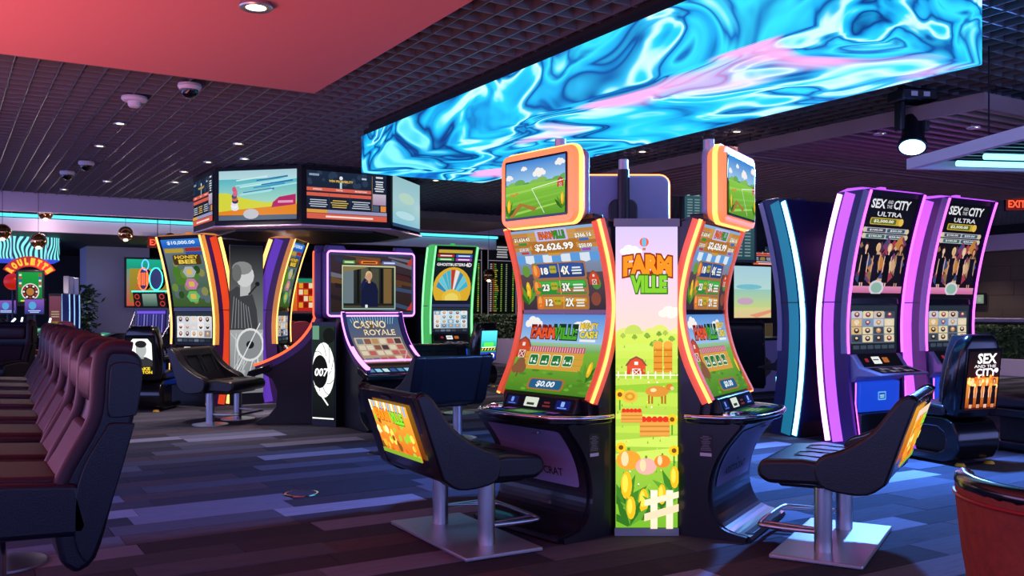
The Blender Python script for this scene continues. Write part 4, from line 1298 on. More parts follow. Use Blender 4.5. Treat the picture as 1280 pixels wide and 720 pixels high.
# ------------------------------------------------------------------ spy game island with big landscape screen
glow('magenta_line', '#f08af0', 2.4)
glow('red_line', '#ff5a2c', 1.8)
mat('violet_shell', '#4c3a78', 0.35)
def spy_upper():
    h = 0.64
    a = Art(h)
    r = random.Random(12)
    a.rect(0, 0, 1, h, '#2c2018', '#3a2c34')
    for i in range(22):
        x, y, w = r.random(), r.random() * h, r.uniform(0.1, 0.35)
        x0, x1 = max(0, x - w), min(1, x + w)
        a.poly([(x0, y), (x1, max(0, y - 0.06)), (x1, max(0.01, y - 0.02)), (x0, min(h, y + 0.05))], r.choice(['#5a3a20', '#3a4a6a', '#6a6a78', '#4a2020', '#241a20', '#6a4a28', '#2a3450']))
    a.rect(0.13, 0.03, 0.79, 0.53, '#8fb8b0', '#c8d0a0')
    a.rect(0.145, 0.045, 0.775, 0.515, '#1c2018', '#2c3028')
    for x, w, c in ((0.15, 0.12, '#6a7a80'), (0.31, 0.03, '#101210'), (0.36, 0.09, '#5a5a48'), (0.6, 0.03, '#0c0e0c'), (0.64, 0.1, '#7a6038'), (0.48, 0.1, '#4a4a3c')):
        a.rect(x, 0.1, x + w, 0.5, c)
    a.poly([(0.15, 0.45), (0.45, 0.51), (0.3, 0.515), (0.15, 0.515)], '#8a7a50')
    a.rect(0.145, 0.045, 0.775, 0.075, '#4a4234')
    # generic standing figure in dark clothes
    a.poly([(0.36, 0.06), (0.57, 0.06), (0.57, 0.25), (0.545, 0.32), (0.5, 0.35), (0.43, 0.35), (0.39, 0.32), (0.36, 0.27)], '#141a3a')
    a.poly([(0.36, 0.24), (0.36, 0.32), (0.41, 0.4), (0.43, 0.39), (0.4, 0.29)], '#18204a')
    a.rect(0.445, 0.33, 0.475, 0.37, '#c89878')
    a.circ(0.455, 0.415, 0.042, '#d8b888', ry=0.055)
    a.circ(0.46, 0.405, 0.032, '#c89878', ry=0.042)
    a.circ(0.422, 0.395, 0.018, '#c89878')
    a.rr(0.41, 0.05, 0.44, 0.085, 0.005, '#f0f0f0')
    a.rr(0.14, 0.545, 0.29, 0.585, 0.01, '#4f8a3a')
    a.rr(0.34, 0.54, 0.58, 0.59, 0.02, '#b83a1c')
    a.rr(0.36, 0.55, 0.56, 0.58, 0.012, '#e89a3a')
    a.rr(0.62, 0.545, 0.8, 0.585, 0.01, '#5a6aa8')
    a.bars(0.16, 0.555, 0.27, 0.577, 1, '#d0f0b0', 0.8, 0)
    a.bars(0.38, 0.556, 0.54, 0.576, 1, '#5a1408', 0.8, 0)
    a.bars(0.64, 0.555, 0.78, 0.577, 1, '#d0d8ff', 0.8, 0)
    for y in (0.02, 0.54):
        a.poly([(0.93, y), (1, y), (1, y + 0.1)], '#c0382c')
    return a
def spy_lower():
    h = 0.95
    a = Art(h)
    r = random.Random(13)
    a.rect(0, 0, 1, h, '#8a6a58', '#2a5a86')
    for i in range(18):
        a.line(0.05 + i * 0.05, h - 0.02, 0.1 + i * 0.045, h - 0.14, 0.008, '#b8d8e8')
    a.text('CASINO', 0.42, 0.8, 0.62, 0.12, '#f0e4c8', 0.02, '#6a4a20')
    a.text('ROYALE', 0.58, 0.67, 0.6, 0.1, '#f0e4c8', 0.02, '#6a4a20')
    a.rect(0.05, 0.05, 0.95, 0.58, '#a89078', '#c8b8a0')
    for j in range(4):
        for i in range(6):
            a.rr(0.08 + i * 0.145, 0.08 + j * 0.125, 0.2 + i * 0.145, 0.18 + j * 0.125, 0.012, r.choice(['#8a5a4a', '#e0d0b8', '#6a7a8a', '#b89060', '#503a40', '#c0605a']))
    a.line(0.75, 0, 0.95, 0.3, 0.012, '#e8c0f0')
    return a
def spy_panel():
    h = 3.4
    a = Art(h)
    a.rect(0, 0, 1, h, '#0b0d10', '#1c2a24')
    a.rect(0, 2.9, 0.3, h, '#5f8a70')
    a.circ(0.75, 3.05, 0.28, '#10140f')
    # plain spiral of white blades round a dark disc
    a.circ(0.5, 1.8, 0.5, '#f2f6ee', ry=1.0, n=28)
    a.circ(0.34, 1.74, 0.36, '#0d0f10', ry=0.6, n=24)
    for k in range(9):
        an = R(25 + k * 40)
        p_ = [(0.5 + (0.3 + 0.06 * i) * math.cos(an + R(9 * i)) * (0.49 / 0.54), 1.8 + (0.3 + 0.06 * i) * 1.9 * math.sin(an + R(9 * i))) for i in range(5)]
        for (x0, y0), (x1, y1) in zip(p_, p_[1:]):
            if max(abs(x1 - 0.5), abs(x0 - 0.5)) < 0.48:
                a.line(x0, y0, x1, y1, 0.022, '#14171a')
    a.text('007', 0.42, 1.72, 0.6, 0.3, '#ffffff', 0.03, slant=0.15)
    a.rect(0.66, 1.78, 0.9, 1.83, '#ffffff')
    a.poly([(0.1, 1.2), (0.2, 1.2), (0.75, 0.55), (0.7, 0.52)], '#f2f6ee')
    a.rect(0.02, 0.03, 0.98, 0.08, '#e8f0e8')
    return a
SWO = cr([(-0.05, 1.27), (0.02, 1.10), (0.15, 0.93), (0.34, 0.79), (0.55, 0.69), (0.66, 0.655)], 5)
def spy_machine(label, edge, group):
    t = thing('console_slot_machine', label, 'slot machine', (0, 0, 0), 0, group)
    prof = [(-0.12, 0), (0.62, 0), (0.66, 0.03), (0.5, 0.1), (0.42, 0.2), (0.4, 0.38), (0.46, 0.52), (0.6, 0.6)] + [(y - 0.03, z - 0.03) for y, z in SWO[::-1]] + [(-0.1, 1.25), (-0.12, 1.25)]
    prism('base', prof, -0.36, 0.36, 'black', t, 0.01)
    box('pedestal', (-0.16, -0.24, 0.9), (0.16, -0.13, 1.95), 'black', t)
    prism('screen_shell', rrpts(1.14, 0.78, 0.06, 4, 0, 1.6), -0.14, -0.05, 'violet_shell', t, 0.02, 'y')
    prism('screen_bezel', rrpts(1.07, 0.72, 0.04, 4, 0, 1.6), -0.05, -0.035, 'black_gloss', t, 0, 'y')
    a = spy_upper()
    a.build('upper_screen', t, flat((0, -0.032, 1.6), 1.0, a.h), 'screen', (), 2e-4)
    sweep('neon_outline', [(x, -0.035, z) for x, z in rrpts(1.075, 0.725, 0.04, 4, 0, 1.6)], circ(0.010, 6), edge, t, True, (0, 1, 0))
    for x in (-0.42, 0.42):
        prism('shell_horn', [(x - 0.13, 1.96), (x + 0.13, 1.96), (x + 0.11, 2.03), (x - 0.08, 2.03)], -0.14, -0.04, 'violet_shell', t, 0.01, 'y')
    for s in (-1, 1):
        sweep('console_side', [(s * 0.35, y - 0.015, z - 0.01) for y, z in SWO], rectring(0.05, 0.022), 'violet_shell', t, up=(1, 0, 0))
        sweep('console_light', [(s * 0.36, y + 0.0, z + 0.024) for y, z in SWO], rectring(0.014, 0.02), edge, t, up=(1, 0, 0))
    tube('console_light', [(-0.33, SWO[1][0], SWO[1][1] + 0.03), (0.33, SWO[1][0], SWO[1][1] + 0.03)], 0.011, edge, t, 6)
    lc = [(y, z) for y, z in SWO[1:19]][::-1]
    a = spy_lower()
    a.build('lower_screen', t, curved(lc, 0.64, a.h, 0.004), 'screen', ncuts(a.h, 8), 2e-4)
    e = SWO[18]
    tube('console_light', [(-0.33, e[0], e[1] + 0.03), (0.33, e[0], e[1] + 0.03)], 0.011, edge, t, 6)
    prism('button_deck', [(0.46, 0.70), (0.72, 0.61), (0.74, 0.56), (0.66, 0.55), (0.46, 0.62)], -0.4, 0.4, 'black_gloss', t, 0.012)
    a = Art(0.2)
    a.rect(0, 0, 1, 0.2, '#182838')
    for i in range(8):
        a.rr(0.04 + i * 0.12, 0.04, 0.13 + i * 0.12, 0.16, 0.01, ('#4f88b8', '#8fd0f0', '#c8e8f0', '#3a5a9a')[i % 4])
    up = Vector((0, -0.26, 0.09)).normalized()
    a.build('button_pad', t, flat((0, 0.6, 0.652), 0.72, 0.2, (-1, 0, 0), up, 0.004), 'screen')
    return t
SC_ = (-1.83, 10.97)
spg = 'spy game consoles around one island'
sp = spy_machine('console slot machine with a wide screen outlined in magenta neon', 'magenta_line', spg)
nr = (math.sin(R(33)), -math.cos(R(33)))
sp.location = W(SC_[0] + nr[0] * 0.46, SC_[1] + nr[1] * 0.46)
sp.rotation_euler = (0, 0, yaw(*nr))
sl = spy_machine('console slot machine seen side-on with a red lit sweeping console', 'red_line', spg)
nl = (math.sin(R(-87)), -math.cos(R(-87)))
sl.location = W(SC_[0] + nl[0] * 0.46, SC_[1] + nl[1] * 0.46)
sl.rotation_euler = (0, 0, yaw(*nl))
npn = (math.sin(R(-27)), -math.cos(R(-27)))
lp = thing('poster_light_box', 'black and white lit side panel reading 007 between two consoles', 'light box', W(SC_[0] + npn[0] * 0.62, SC_[1] + npn[1] * 0.62), yaw(*npn))
box('case', (-0.17, -0.09, 0), (0.17, 0.0, 1.17), 'black', lp)
a = spy_panel()
a.build('panel_print', lp, flat((0, 0.004, 0.6), 0.31, a.h), 'screen_poster', (), 2e-4)
c7 = post_chair('wide black chair on round chrome bases, its plain back to the room', 'disc')
c7.location = W(-0.80, 9.30)
c7.rotation_euler = (0, 0, yaw(-nr[0], -nr[1]))
clone(c7, 'wide black chair on two round chrome bases facing the red lit console', W(-3.36, 10.85), yaw(0.93, -0.25))
clone(c7, 'wide black chair with stitched backrest standing before the green lit machine', W(-0.95, 11.7), yaw(0.2, -1))

# ------------------------------------------------------------------ country singer island
def singer_upper():
    h = 1.32
    a = Art(h)
    r = random.Random(21)
    a.rect(0, 0, 1, h, '#3a5a1c', '#6a7a8a')
    for i in range(26):
        a.circ(r.uniform(0.1, 0.9), r.uniform(0.1, 0.9), r.uniform(0.05, 0.12), r.choice(['#4a7a28', '#6a8a3a', '#2a4a1c', '#8a8a50', '#5a6a70']), n=8)
    a.rect(0, 1.16, 1, h, '#1c5ab8', '#2f80e0')
    a.text('$10,000.00', 0.5, 1.25, 0.7, 0.08, '#e8f4ff', 0.03)
    a.rr(0.04, 1.06, 0.52, 1.14, 0.02, '#b89a3a')
    a.rr(0.56, 1.08, 0.96, 1.15, 0.02, '#a02c2c')
    a.rr(0.56, 1.0, 0.96, 1.07, 0.02, '#2c50a0')
    a.rr(0.2, 0.82, 0.9, 1.02, 0.04, '#4a3410')
    a.text('HONEY', 0.55, 0.97, 0.6, 0.07, '#e8c040', 0.04)
    a.text('BEE', 0.55, 0.88, 0.44, 0.08, '#f0d050', 0.04)
    for y, c in ((0.68, '#a8b0b8'), (0.44, '#c878a8'), (0.2, '#68b868')):
        a.poly([(0.55 + 0.17 * math.cos(R(60 * i)), y + 0.12 * math.sin(R(60 * i))) for i in range(6)], c)
        a.rr(0.48, y - 0.05, 0.62, y + 0.05, 0.02, '#d8b850')
    return a
def singer_poster():
    h = 4.4
    a = Art(h)
    r = random.Random(22)
    a.rect(0, 0, 1, h, '#9aa0a0', '#16161c')
    a.rect(0, 0, 1, 1.9, '#787c80', '#a8acac')
    for i in range(14):
        a.line(r.random(), 1.8, r.random(), 0.6, 0.015, '#d8dcdc')
    # generic singer in black and white: jacket, head in profile, microphone, guitar
    a.poly([(0, 1.9), (0.85, 1.9), (0.8, 2.5), (0.68, 2.95), (0.45, 3.1), (0.2, 3.2), (0, 3.05)], '#3c3e42')
    for i in range(7):
        a.line(0.05 + 0.1 * i, 1.95, 0.12 + 0.07 * i, 2.9 - 0.05 * i, 0.02, '#8a8e92')
    a.poly([(0.3, 2.9), (0.6, 2.95), (0.62, 3.25), (0.3, 3.3)], '#b8baba')
    a.circ(0.44, 3.52, 0.28, '#d0d2d2', ry=0.34)
    a.circ(0.36, 3.75, 0.3, '#8a8c8c', ry=0.2)
    a.circ(0.2, 3.6, 0.14, '#6a6c6c', ry=0.26)
    a.circ(0.82, 3.28, 0.07, '#1a1a1e')
    a.line(0.8, 3.24, 0.55, 2.95, 0.05, '#2a2a2e')
    a.circ(0.6, 1.45, 0.42, '#e0e2e0', ry=0.5, n=20)
    a.circ(0.6, 1.45, 0.36, '#8a8e90', ry=0.43, n=20)
    a.circ(0.6, 1.45, 0.12, '#1c1c20')
    a.line(0.1, 0.5, 0.9, 2.1, 0.03, '#e8eaea')
    for i in range(10):
        a.circ(r.random(), r.uniform(0.1, 0.7), r.uniform(0.04, 0.12), r.choice(['#e8eaea', '#303236', '#b0b4b4']))
    return a
def singer_seat():
    h = 1.3
    a = Art(h)
    a.rect(0, 0, 1, h, '#0c0c0c')
    a.poly([(0.14, 0.3), (0.92, 0.3), (0.92, 1.1), (0.78, 1.27), (0.25, 1.27), (0.1, 1.1)], '#eef4ea')
    a.poly([(0.14, 0.28), (0.92, 0.28), (0.92, 0.5), (0.7, 0.62), (0.36, 0.62), (0.14, 0.48)], '#2a2c30')
    a.rect(0.44, 0.55, 0.62, 0.7, '#8a8e8c')
    a.circ(0.53, 0.88, 0.2, '#9a9e9c', ry=0.27)
    a.circ(0.53, 1.08, 0.21, '#1c1c1e', ry=0.13)
    a.text('BLAKE', 0.53, 0.2, 0.6, 0.11, '#e0c030', 0.04)
    a.text('SHELTON', 0.53, 0.07, 0.74, 0.11, '#e0c030', 0.04)
    return a
BC = (-4.05, 13.45)
def rad(c, a, r):
    return W(c[0] + math.sin(R(a)) * r, c[1] - math.cos(R(a)) * r)
b1 = tall_machine('gold edged curved slot machine with hexagon symbols beside the singer poster', GOLD, singer_upper, reels(5, 3, 31, ('#c8c8cc', '#e8e8ec'), ['#f0f0f0', '#d8d8e0', '#8a8a98', '#e0e0e0']), 'gold edged machines around one island')
b1.location = rad(BC, -28, 0.36)
b1.rotation_euler = (0, 0, yaw(math.sin(R(-28)), -math.cos(R(-28))))
b2 = tall_machine('gold edged curved slot machine with a violet flank, seen edge-on', GOLDV, singer_upper, reels(5, 3, 32), 'gold edged machines around one island')
b2.location = rad(BC, 90, 0.36)
b2.rotation_euler = (0, 0, yaw(1, 0.0))
b1.scale = b2.scale = (1, 1, 0.945)
bl = thing('poster_light_box', 'black and white singer poster column between gold edged machines', 'light box', rad(BC, 32, 0.72), yaw(math.sin(R(32)), -math.cos(R(32))))
box('case', (-0.23, -0.03, 0), (0.23, 0.0, 2.2), 'black', bl)
a = singer_poster()
a.build('poster', bl, flat((0, 0.004, 1.17), 0.46, a.h), 'screen', (), 2e-4)
bp = pod_chair('pod chair with a lit black and white portrait panel in its back', singer_seat)
bp.location = W(-4.73, 12.25)
bp.rotation_euler = (0, 0, yaw(0.05, 1))

# ------------------------------------------------------------------ green lit machine
def ghost_upper():
    h = 1.32
    a = Art(h)
    a.rect(0, 0, 1, h, '#10202a', '#1a1a20')
    a.rr(0.06, 1.22, 0.94, 1.3, 0.02, '#c8a83a')
    for x, y, c in ((0.05, 1.12, '#b82c2c'), (0.52, 1.12, '#2c6ac8'), (0.05, 1.03, '#2c9a3a'), (0.52, 1.03, '#a03ab0')):
        a.rr(x, y, x + 0.43, y + 0.07, 0.015, c)
        a.bars(x + 0.05, y + 0.02, x + 0.38, y + 0.05, 1, '#f0f0f0', 0.9, 0.2)
    a.text('GHOSTBUSTERS', 0.42, 0.94, 0.74, 0.07, '#f4f4f4', 0.03, '#000000')
    a.text('4D', 0.88, 0.94, 0.16, 0.1, '#f4f4f4', 0.04, '#000000')
    a.circ(0.5, 0.36, 0.5, '#e0b030', ry=0.52, n=24)
    for k in range(9):
        a0, a1 = R(20 + k * 16), R(34 + k * 16)
        a.poly([(0.5 + 0.14 * math.cos(a0), 0.2 + 0.14 * math.sin(a0)), (0.5 + 0.44 * math.cos(a0), 0.2 + 0.62 * math.sin(a0)), (0.5 + 0.44 * math.cos(a1), 0.2 + 0.62 * math.sin(a1)), (0.5 + 0.14 * math.cos(a1), 0.2 + 0.14 * math.sin(a1))], ('#3ab8d8', '#58d0e8', '#2c90c0', '#e8e8f0', '#c03a3a', '#3ab8d8')[k % 6])
    a.circ(0.5, 0.14, 0.26, '#e8c040', ry=0.2)
    a.circ(0.5, 0.12, 0.18, '#f0d868', ry=0.13)
    a.rect(0, 0, 1, 0.07, '#141c2c')
    return a
def ghost_seat():
    h = 1.36
    a = Art(h)
    a.rect(0, 0, 1, h, '#1a8ad0', '#58d8f0')
    a.rect(0, 0.35, 1, 0.9, '#2c8a3a', '#38c0a8')
    a.rr(0.2, 0.62, 0.8, 0.8, 0.04, '#5ce04a')
    a.rect(0.02, 0.42, 0.98, 0.6, '#141820')
    for i in range(5):
        a.poly([(0.05 + i * 0.19, 0.44), (0.13 + i * 0.19, 0.44), (0.19 + i * 0.19, 0.54), (0.11 + i * 0.19, 0.54)], '#e8c83a')
    a.rect(0.05, 0.56, 0.95, 0.6, '#f0f0f0')
    a.rect(0, 0, 1, 0.36, '#1c2a8a', '#2c3cb0')
    a.text('4D', 0.7, 0.18, 0.4, 0.24, '#ffffff', 0.04)
    a.rect(0.1, 0.15, 0.45, 0.22, '#d8e0ff')
    return a
gm = tall_machine('green lit curved slot machine showing a fan of blue cards', GREEN, ghost_upper, reels(5, 4, 41, ('#b8c8d8', '#d8e4f0'), ['#c8e8f0', '#e8f0f8', '#78b0d0', '#f0e8e0']))
gm.location = W(-1.28, 17.2)
gm.rotation_euler = (0, 0, PI + R(-4))
gp = pod_chair('pod chair with a lit blue and green panel in its back', ghost_seat)
gp.location = W(-0.66, 15.9)
gp.rotation_euler = (0, 0, R(14))
# ------------------------------------------------------------------ eight-sided screen hub
def bet_board():
    h = 0.56
    a = Art(h)
    r = random.Random(51)
    a.rect(0, 0, 1, h, '#161a2c', '#1c2a40')
    for i in range(16):
        a.circ(r.uniform(0.02, 0.78), r.uniform(0.38, 0.54), r.uniform(0.015, 0.04), '#2a3c54')
    a.circ(0.42, 0.49, 0.022, '#e8e8f0')
    a.text('WIN PROBABILITY', 0.42, 0.45, 0.3, 0.028, '#e8c050', 0.03)
    a.rect(0.405, 0.36, 0.43, 0.44, '#b8d8d8')
    a.rect(0.03, 0.5, 0.15, 0.525, '#8a9ab0')
    a.rect(0.68, 0.49, 0.74, 0.51, '#b8c8d8')
    for y in (0.325, 0.265):
        a.rect(0, y, 0.8, y + 0.04, '#d8604c')
    a.text('SPREAD', 0.13, 0.345, 0.11, 0.018, '#fbe8e0')
    a.text('TOTAL', 0.4, 0.345, 0.09, 0.018, '#fbe8e0')
    a.text('MONEYLINE', 0.67, 0.345, 0.15, 0.018, '#fbe8e0')
    for x, c in ((0.02, '#c8d0e0'), (0.28, '#e0c060'), (0.55, '#c8d0e0')):
        a.bars(x, 0.14, x + 0.24, 0.24, 4, c, 0.4, 0.3)
        a.rect(x + 0.25, 0.12, x + 0.254, 0.3, '#3a4458')
    a.rect(0.81, 0.12, 0.814, 0.54, '#c09050')
    a.rect(0.86, 0.52, 0.95, 0.54, '#e0e0e8')
    a.bars(0.84, 0.36, 0.97, 0.5, 5, '#d8e0e8', 0.5, 0.4)
    a.rect(0.82, 0.2, 0.99, 0.33, '#a890b0', '#c8b8c8')
    a.rect(0.82, 0.12, 0.9, 0.19, '#4a5a70')
    a.rect(0.92, 0.12, 0.99, 0.19, '#e89040')
    a.rect(0, 0.07, 0.25, 0.11, '#e0a048')
    a.rect(0.25, 0.07, 1, 0.11, '#9a9ac0')
    a.rect(0, 0.0, 1, 0.065, '#d8604c')
    a.bars(0.2, 0.02, 0.85, 0.05, 1, '#fbe0d8', 0.7, 0.1)
    return a
def beach_board():
    h = 0.58
    a = Art(h)
    r = random.Random(52)
    a.rect(0, 0.48, 1, h, '#b8dce0', '#a8d0dc')
    a.rect(0, 0.2, 1, 0.48, '#a8dcc8', '#58b8c8')
    for i in range(14):
        y = r.uniform(0.28, 0.46)
        x = r.uniform(0.2, 0.7)
        a.poly([(x, y), (min(1, x + 0.4), y + 0.04), (min(1, x + 0.4), y + 0.06), (x, y + 0.015)], r.choice(['#3a98c8', '#78c8dc', '#2c78b0', '#a8e4e8', '#c8f0e8']))
    a.poly([(0, 0.08), (1, 0.08), (1, 0.22), (0.6, 0.2), (0.3, 0.26), (0.1, 0.32), (0, 0.32)], '#d8d840')
    a.poly([(0, 0.06), (1, 0.05), (1, 0.17), (0.5, 0.14), (0.2, 0.12), (0, 0.1)], '#e88a28')
    a.rect(0, 0, 1, 0.055, '#5a6a80')
    for i in range(9):
        a.circ(0.2 + 0.02 * r.random(), 0.14 + i * 0.028, 0.05 - 0.003 * i, ('#e8e8f0', '#f4f4f8', '#f0e0e8', '#3a3a5a', '#d86a5a', '#4a5a6a', '#c86a9a', '#e06a8a', '#d85a78')[i], ry=0.03)
    a.poly([(0.68, 0.14), (0.99, 0.17), (0.99, 0.29), (0.78, 0.26), (0.7, 0.2)], '#b82c68')
    a.bars(0.76, 0.19, 0.96, 0.23, 1, '#e8a0c0', 0.7, 0.1)
    a.circ(0.42, 0.07, 0.1, '#c8c8d0', ry=0.06)
    return a
def pale_board():
    a = Art(0.62)
    a.rect(0, 0.3, 1, 0.62, '#a8d0d8', '#98c4cc')
    a.rect(0, 0.04, 1, 0.3, '#88c4d8', '#a8d0d0')
    a.rect(0, 0, 1, 0.04, '#2c4a70')
    a.circ(0.5, 0.38, 0.3, '#b8d8c8', ry=0.07)
    a.circ(0.45, 0.16, 0.35, '#b8e0e8', ry=0.05)
    return a
K = Vector((-2.775, 12.25))
S8 = 1.27
pts = [K]
for d in (31.5, 76.5, 121.5, 166.5, 211.5, 256.5, 301.5):
    pts.append(pts[-1] + Vector((math.cos(R(d)), math.sin(R(d)))) * S8)
cen = sum(pts, Vector((0, 0))) / 8
HB, HT = 2.44, 3.22
hub = thing('screen_hub', 'eight sided hanging hub of large display screens', 'display screens', W(cen.x, cen.y, HB))
loc8 = [W(p.x - cen.x, p.y - cen.y).xy for p in pts]
prism('housing', [tuple(p) for p in loc8], 0.0, HT - HB, 'black_matte', hub, 0, 'z')
prism('lower_rim', [tuple(p * 1.012) for p in loc8], -0.02, 0.0, 'lilac_paint', hub, 0, 'z')
prism('underside', [tuple(p * 0.80) for p in loc8], -0.05, -0.02, 'black', hub, 0, 'z')
prism('top_frame', [tuple(p * 0.6) for p in loc8], HT - HB, HT - HB + 0.06, 'black_matte', hub, 0, 'z')
faces8 = {0: bet_board, 1: pale_board, 7: beach_board, 6: bet_board}
for i in range(8):
    p, q = loc8[i], loc8[(i + 1) % 8]
    mid = (p + q) / 2
    rt = (q - p).normalized()
    a = faces8.get(i, pale_board)()
    a.build('display', hub, flat((mid.x, mid.y, 0.40), S8 * 0.90, a.h, (rt.x, rt.y, 0), (0, 0, 1), 0.012), 'screen', (), 2e-4)

# ------------------------------------------------------------------ row of high-backed chairs
def row_chair(label, group):
    t = thing('high_back_chair', label, 'chair', (0, 0, 0), 0, group)
    lathe('base', [(0.001, 0.0), (0.22, 0.0), (0.22, 0.012), (0.07, 0.035), (0.001, 0.035)], 'metal', t, 28, (0, 0.32, 0))
    tube('post', [(0, 0.32, 0.03), (0, 0.32, 0.46)], 0.035, 'chrome', t, 14)
    prism('seat', [(0.02, 0.50), (0.04, 0.46), (0.6, 0.48), (0.66, 0.53), (0.665, 0.6), (0.62, 0.66), (0.3, 0.68), (0.06, 0.66)], -0.25, 0.25, 'leather_navy', t, 0.035, seg=4)
    prism('seat_top', [(0.1, 0.655), (0.62, 0.655), (0.6, 0.685), (0.35, 0.70), (0.12, 0.685)], -0.215, 0.215, 'leather_wine_redlit', t, 0.02, seg=3)
    rear = [(0.07, 0.32), (0.0, 0.37), (-0.055, 0.56), (-0.105, 0.76), (-0.135, 0.89), (-0.165, 1.07), (-0.15, 1.13)]
    front = [(-0.10, 1.155), (-0.045, 1.15), (-0.02, 1.09), (-0.012, 0.95), (0.01, 0.86), (0.085, 0.72), (0.125, 0.63), (0.14, 0.5), (0.12, 0.36)]
    prism('back_shell', cr(rear + front, 3), -0.235, 0.235, 'leather_navy', t, 0.03, seg=4)
    # raised bolster rim that follows the front of each side
    fr = cr(front[-3::-1] + [(-0.13, 1.15)], 4)
    for s in (-1, 1):
        sweep('side_bolster', [(s * 0.212, y + 0.005, z) for y, z in fr], rrpts(0.06, 0.06, 0.025, 3), 'leather_wine_redlit', t, up=(1, 0, 0))
        x0, x1 = sorted((s * 0.23, s * 0.25))
        prism('head_pad', cr([(-0.14, 0.90), (-0.162, 1.06), (-0.13, 1.10), (-0.06, 1.10), (-0.045, 1.06), (-0.04, 0.92), (-0.06, 0.895), (-0.14, 0.90)], 3)[:-1], x0, x1, 'leather_navy', t, 0.012, seg=3)
        prism('side_pad', cr([(-0.135, 0.87), (-0.05, 0.875), (-0.03, 0.85), (0.04, 0.73), (0.075, 0.6), (0.075, 0.45), (0.045, 0.37), (0.01, 0.39), (-0.06, 0.6), (-0.135, 0.87)], 3)[:-1], x0, x1, 'leather_navy', t, 0.012, seg=3)
    prism('head_cushion', [(-0.06, 0.93), (0.0, 0.935), (0.02, 0.98), (0.015, 1.08), (-0.03, 1.12), (-0.08, 1.1)], -0.17, 0.17, 'leather_wine_redlit', t, 0.025, seg=3)
    prism('back_cushion', [(-0.02, 0.86), (0.03, 0.87), (0.10, 0.74), (0.15, 0.66), (0.05, 0.64)], -0.17, 0.17, 'leather_wine_redlit', t, 0.02, seg=3)
    return t
rc = row_chair('high-backed dark leather chair in a long row, at the carpet aisle end', 'high-backed chairs in one long row')
rc.location = (0.487, 4.02, 0)
rc.rotation_euler = (0, 0, PI / 2)
ordn = ('second', 'third', 'fourth', 'fifth', 'sixth', 'seventh', 'eighth', 'ninth')
for i in range(7):
    clone(rc, 'high-backed dark leather chair, %s along the row from its aisle end' % ordn[i], (0.487 + 0.042 * (i + 0.75), 4.02 + 0.80 * (i + 0.75), 0), PI / 2)
clone(rc, 'high-backed leather chair turned aside beyond the long row', at(14, 11.6), R(150), 'loose high-backed chairs')
clone(rc, 'high-backed leather chair set loose near the roulette terminals', at(-2, 12.4), R(-120), 'loose high-backed chairs')
clone(rc, 'high-backed chair standing behind the slanted farm machine', at(931, 11.6), yaw(0.4, 1), 'loose high-backed chairs')
# ------------------------------------------------------------------ red barrel chair
t = thing('barrel_chair', 'orange red patterned barrel chair with a shiny black rim', 'chair', W(1.66, 2.62), yaw(0.3, 1))
m = mat('red_fabric', '#a83c1c', 0.75, noise=(26, '#5a1c0c', 5), bump=(90, 0.4))
sh = []
for z, ro in ((0.30, 0.30), (0.45, 0.33), (0.6, 0.355), (0.74, 0.37), (0.79, 0.372)):
    ring = [(ro * math.cos(R(a_)), ro * math.sin(R(a_)), z) for a_ in range(170, 371, 10)] + [((ro - 0.07) * math.cos(R(a_)), (ro - 0.07) * math.sin(R(a_)), z) for a_ in range(370, 169, -10)]
    sh.append(ring)
loft('back_shell', sh, 'red_fabric', t, 40)
tube('rim', [(0.345 * math.cos(R(a_)), 0.345 * math.sin(R(a_)), 0.80) for a_ in range(168, 373, 8)], 0.03, 'black_gloss', t, 10)
tube('piping', [(0.374 * math.cos(R(a_)), 0.374 * math.sin(R(a_)), 0.765) for a_ in range(168, 373, 8)], 0.006, 'leather_red', t, 6)
lathe('seat', [(0.001, 0.3), (0.28, 0.3), (0.3, 0.36), (0.29, 0.44), (0.25, 0.47), (0.001, 0.48)], 'red_fabric', t, 24)
for sx in (-1, 1):
    for sy in (-1, 1):
        tube('leg', [(sx * 0.18, sy * 0.18, 0.3), (sx * 0.21, sy * 0.21, 0.0)], 0.018, 'black', t, 8)

# ------------------------------------------------------------------ floor boxes
for p, l in ((onz(377, 617, 0.0), 'round chrome floor box lid set in open carpet'), (onz(476, 566, 0.0), 'round floor box lid beside the magenta console')):
    t = thing('floor_box', l, 'floor box', (p.x, p.y, 0.0))
    lathe('ring', [(0.105, 0.0), (0.105, 0.006), (0.118, 0.006), (0.125, 0.0)], 'chrome', t, 36)
    lathe('lid', [(0.001, 0.0), (0.104, 0.0), (0.103, 0.004), (0.001, 0.004)], 'carpet_0' if 'open' in l else 'dark_metal', t, 36)

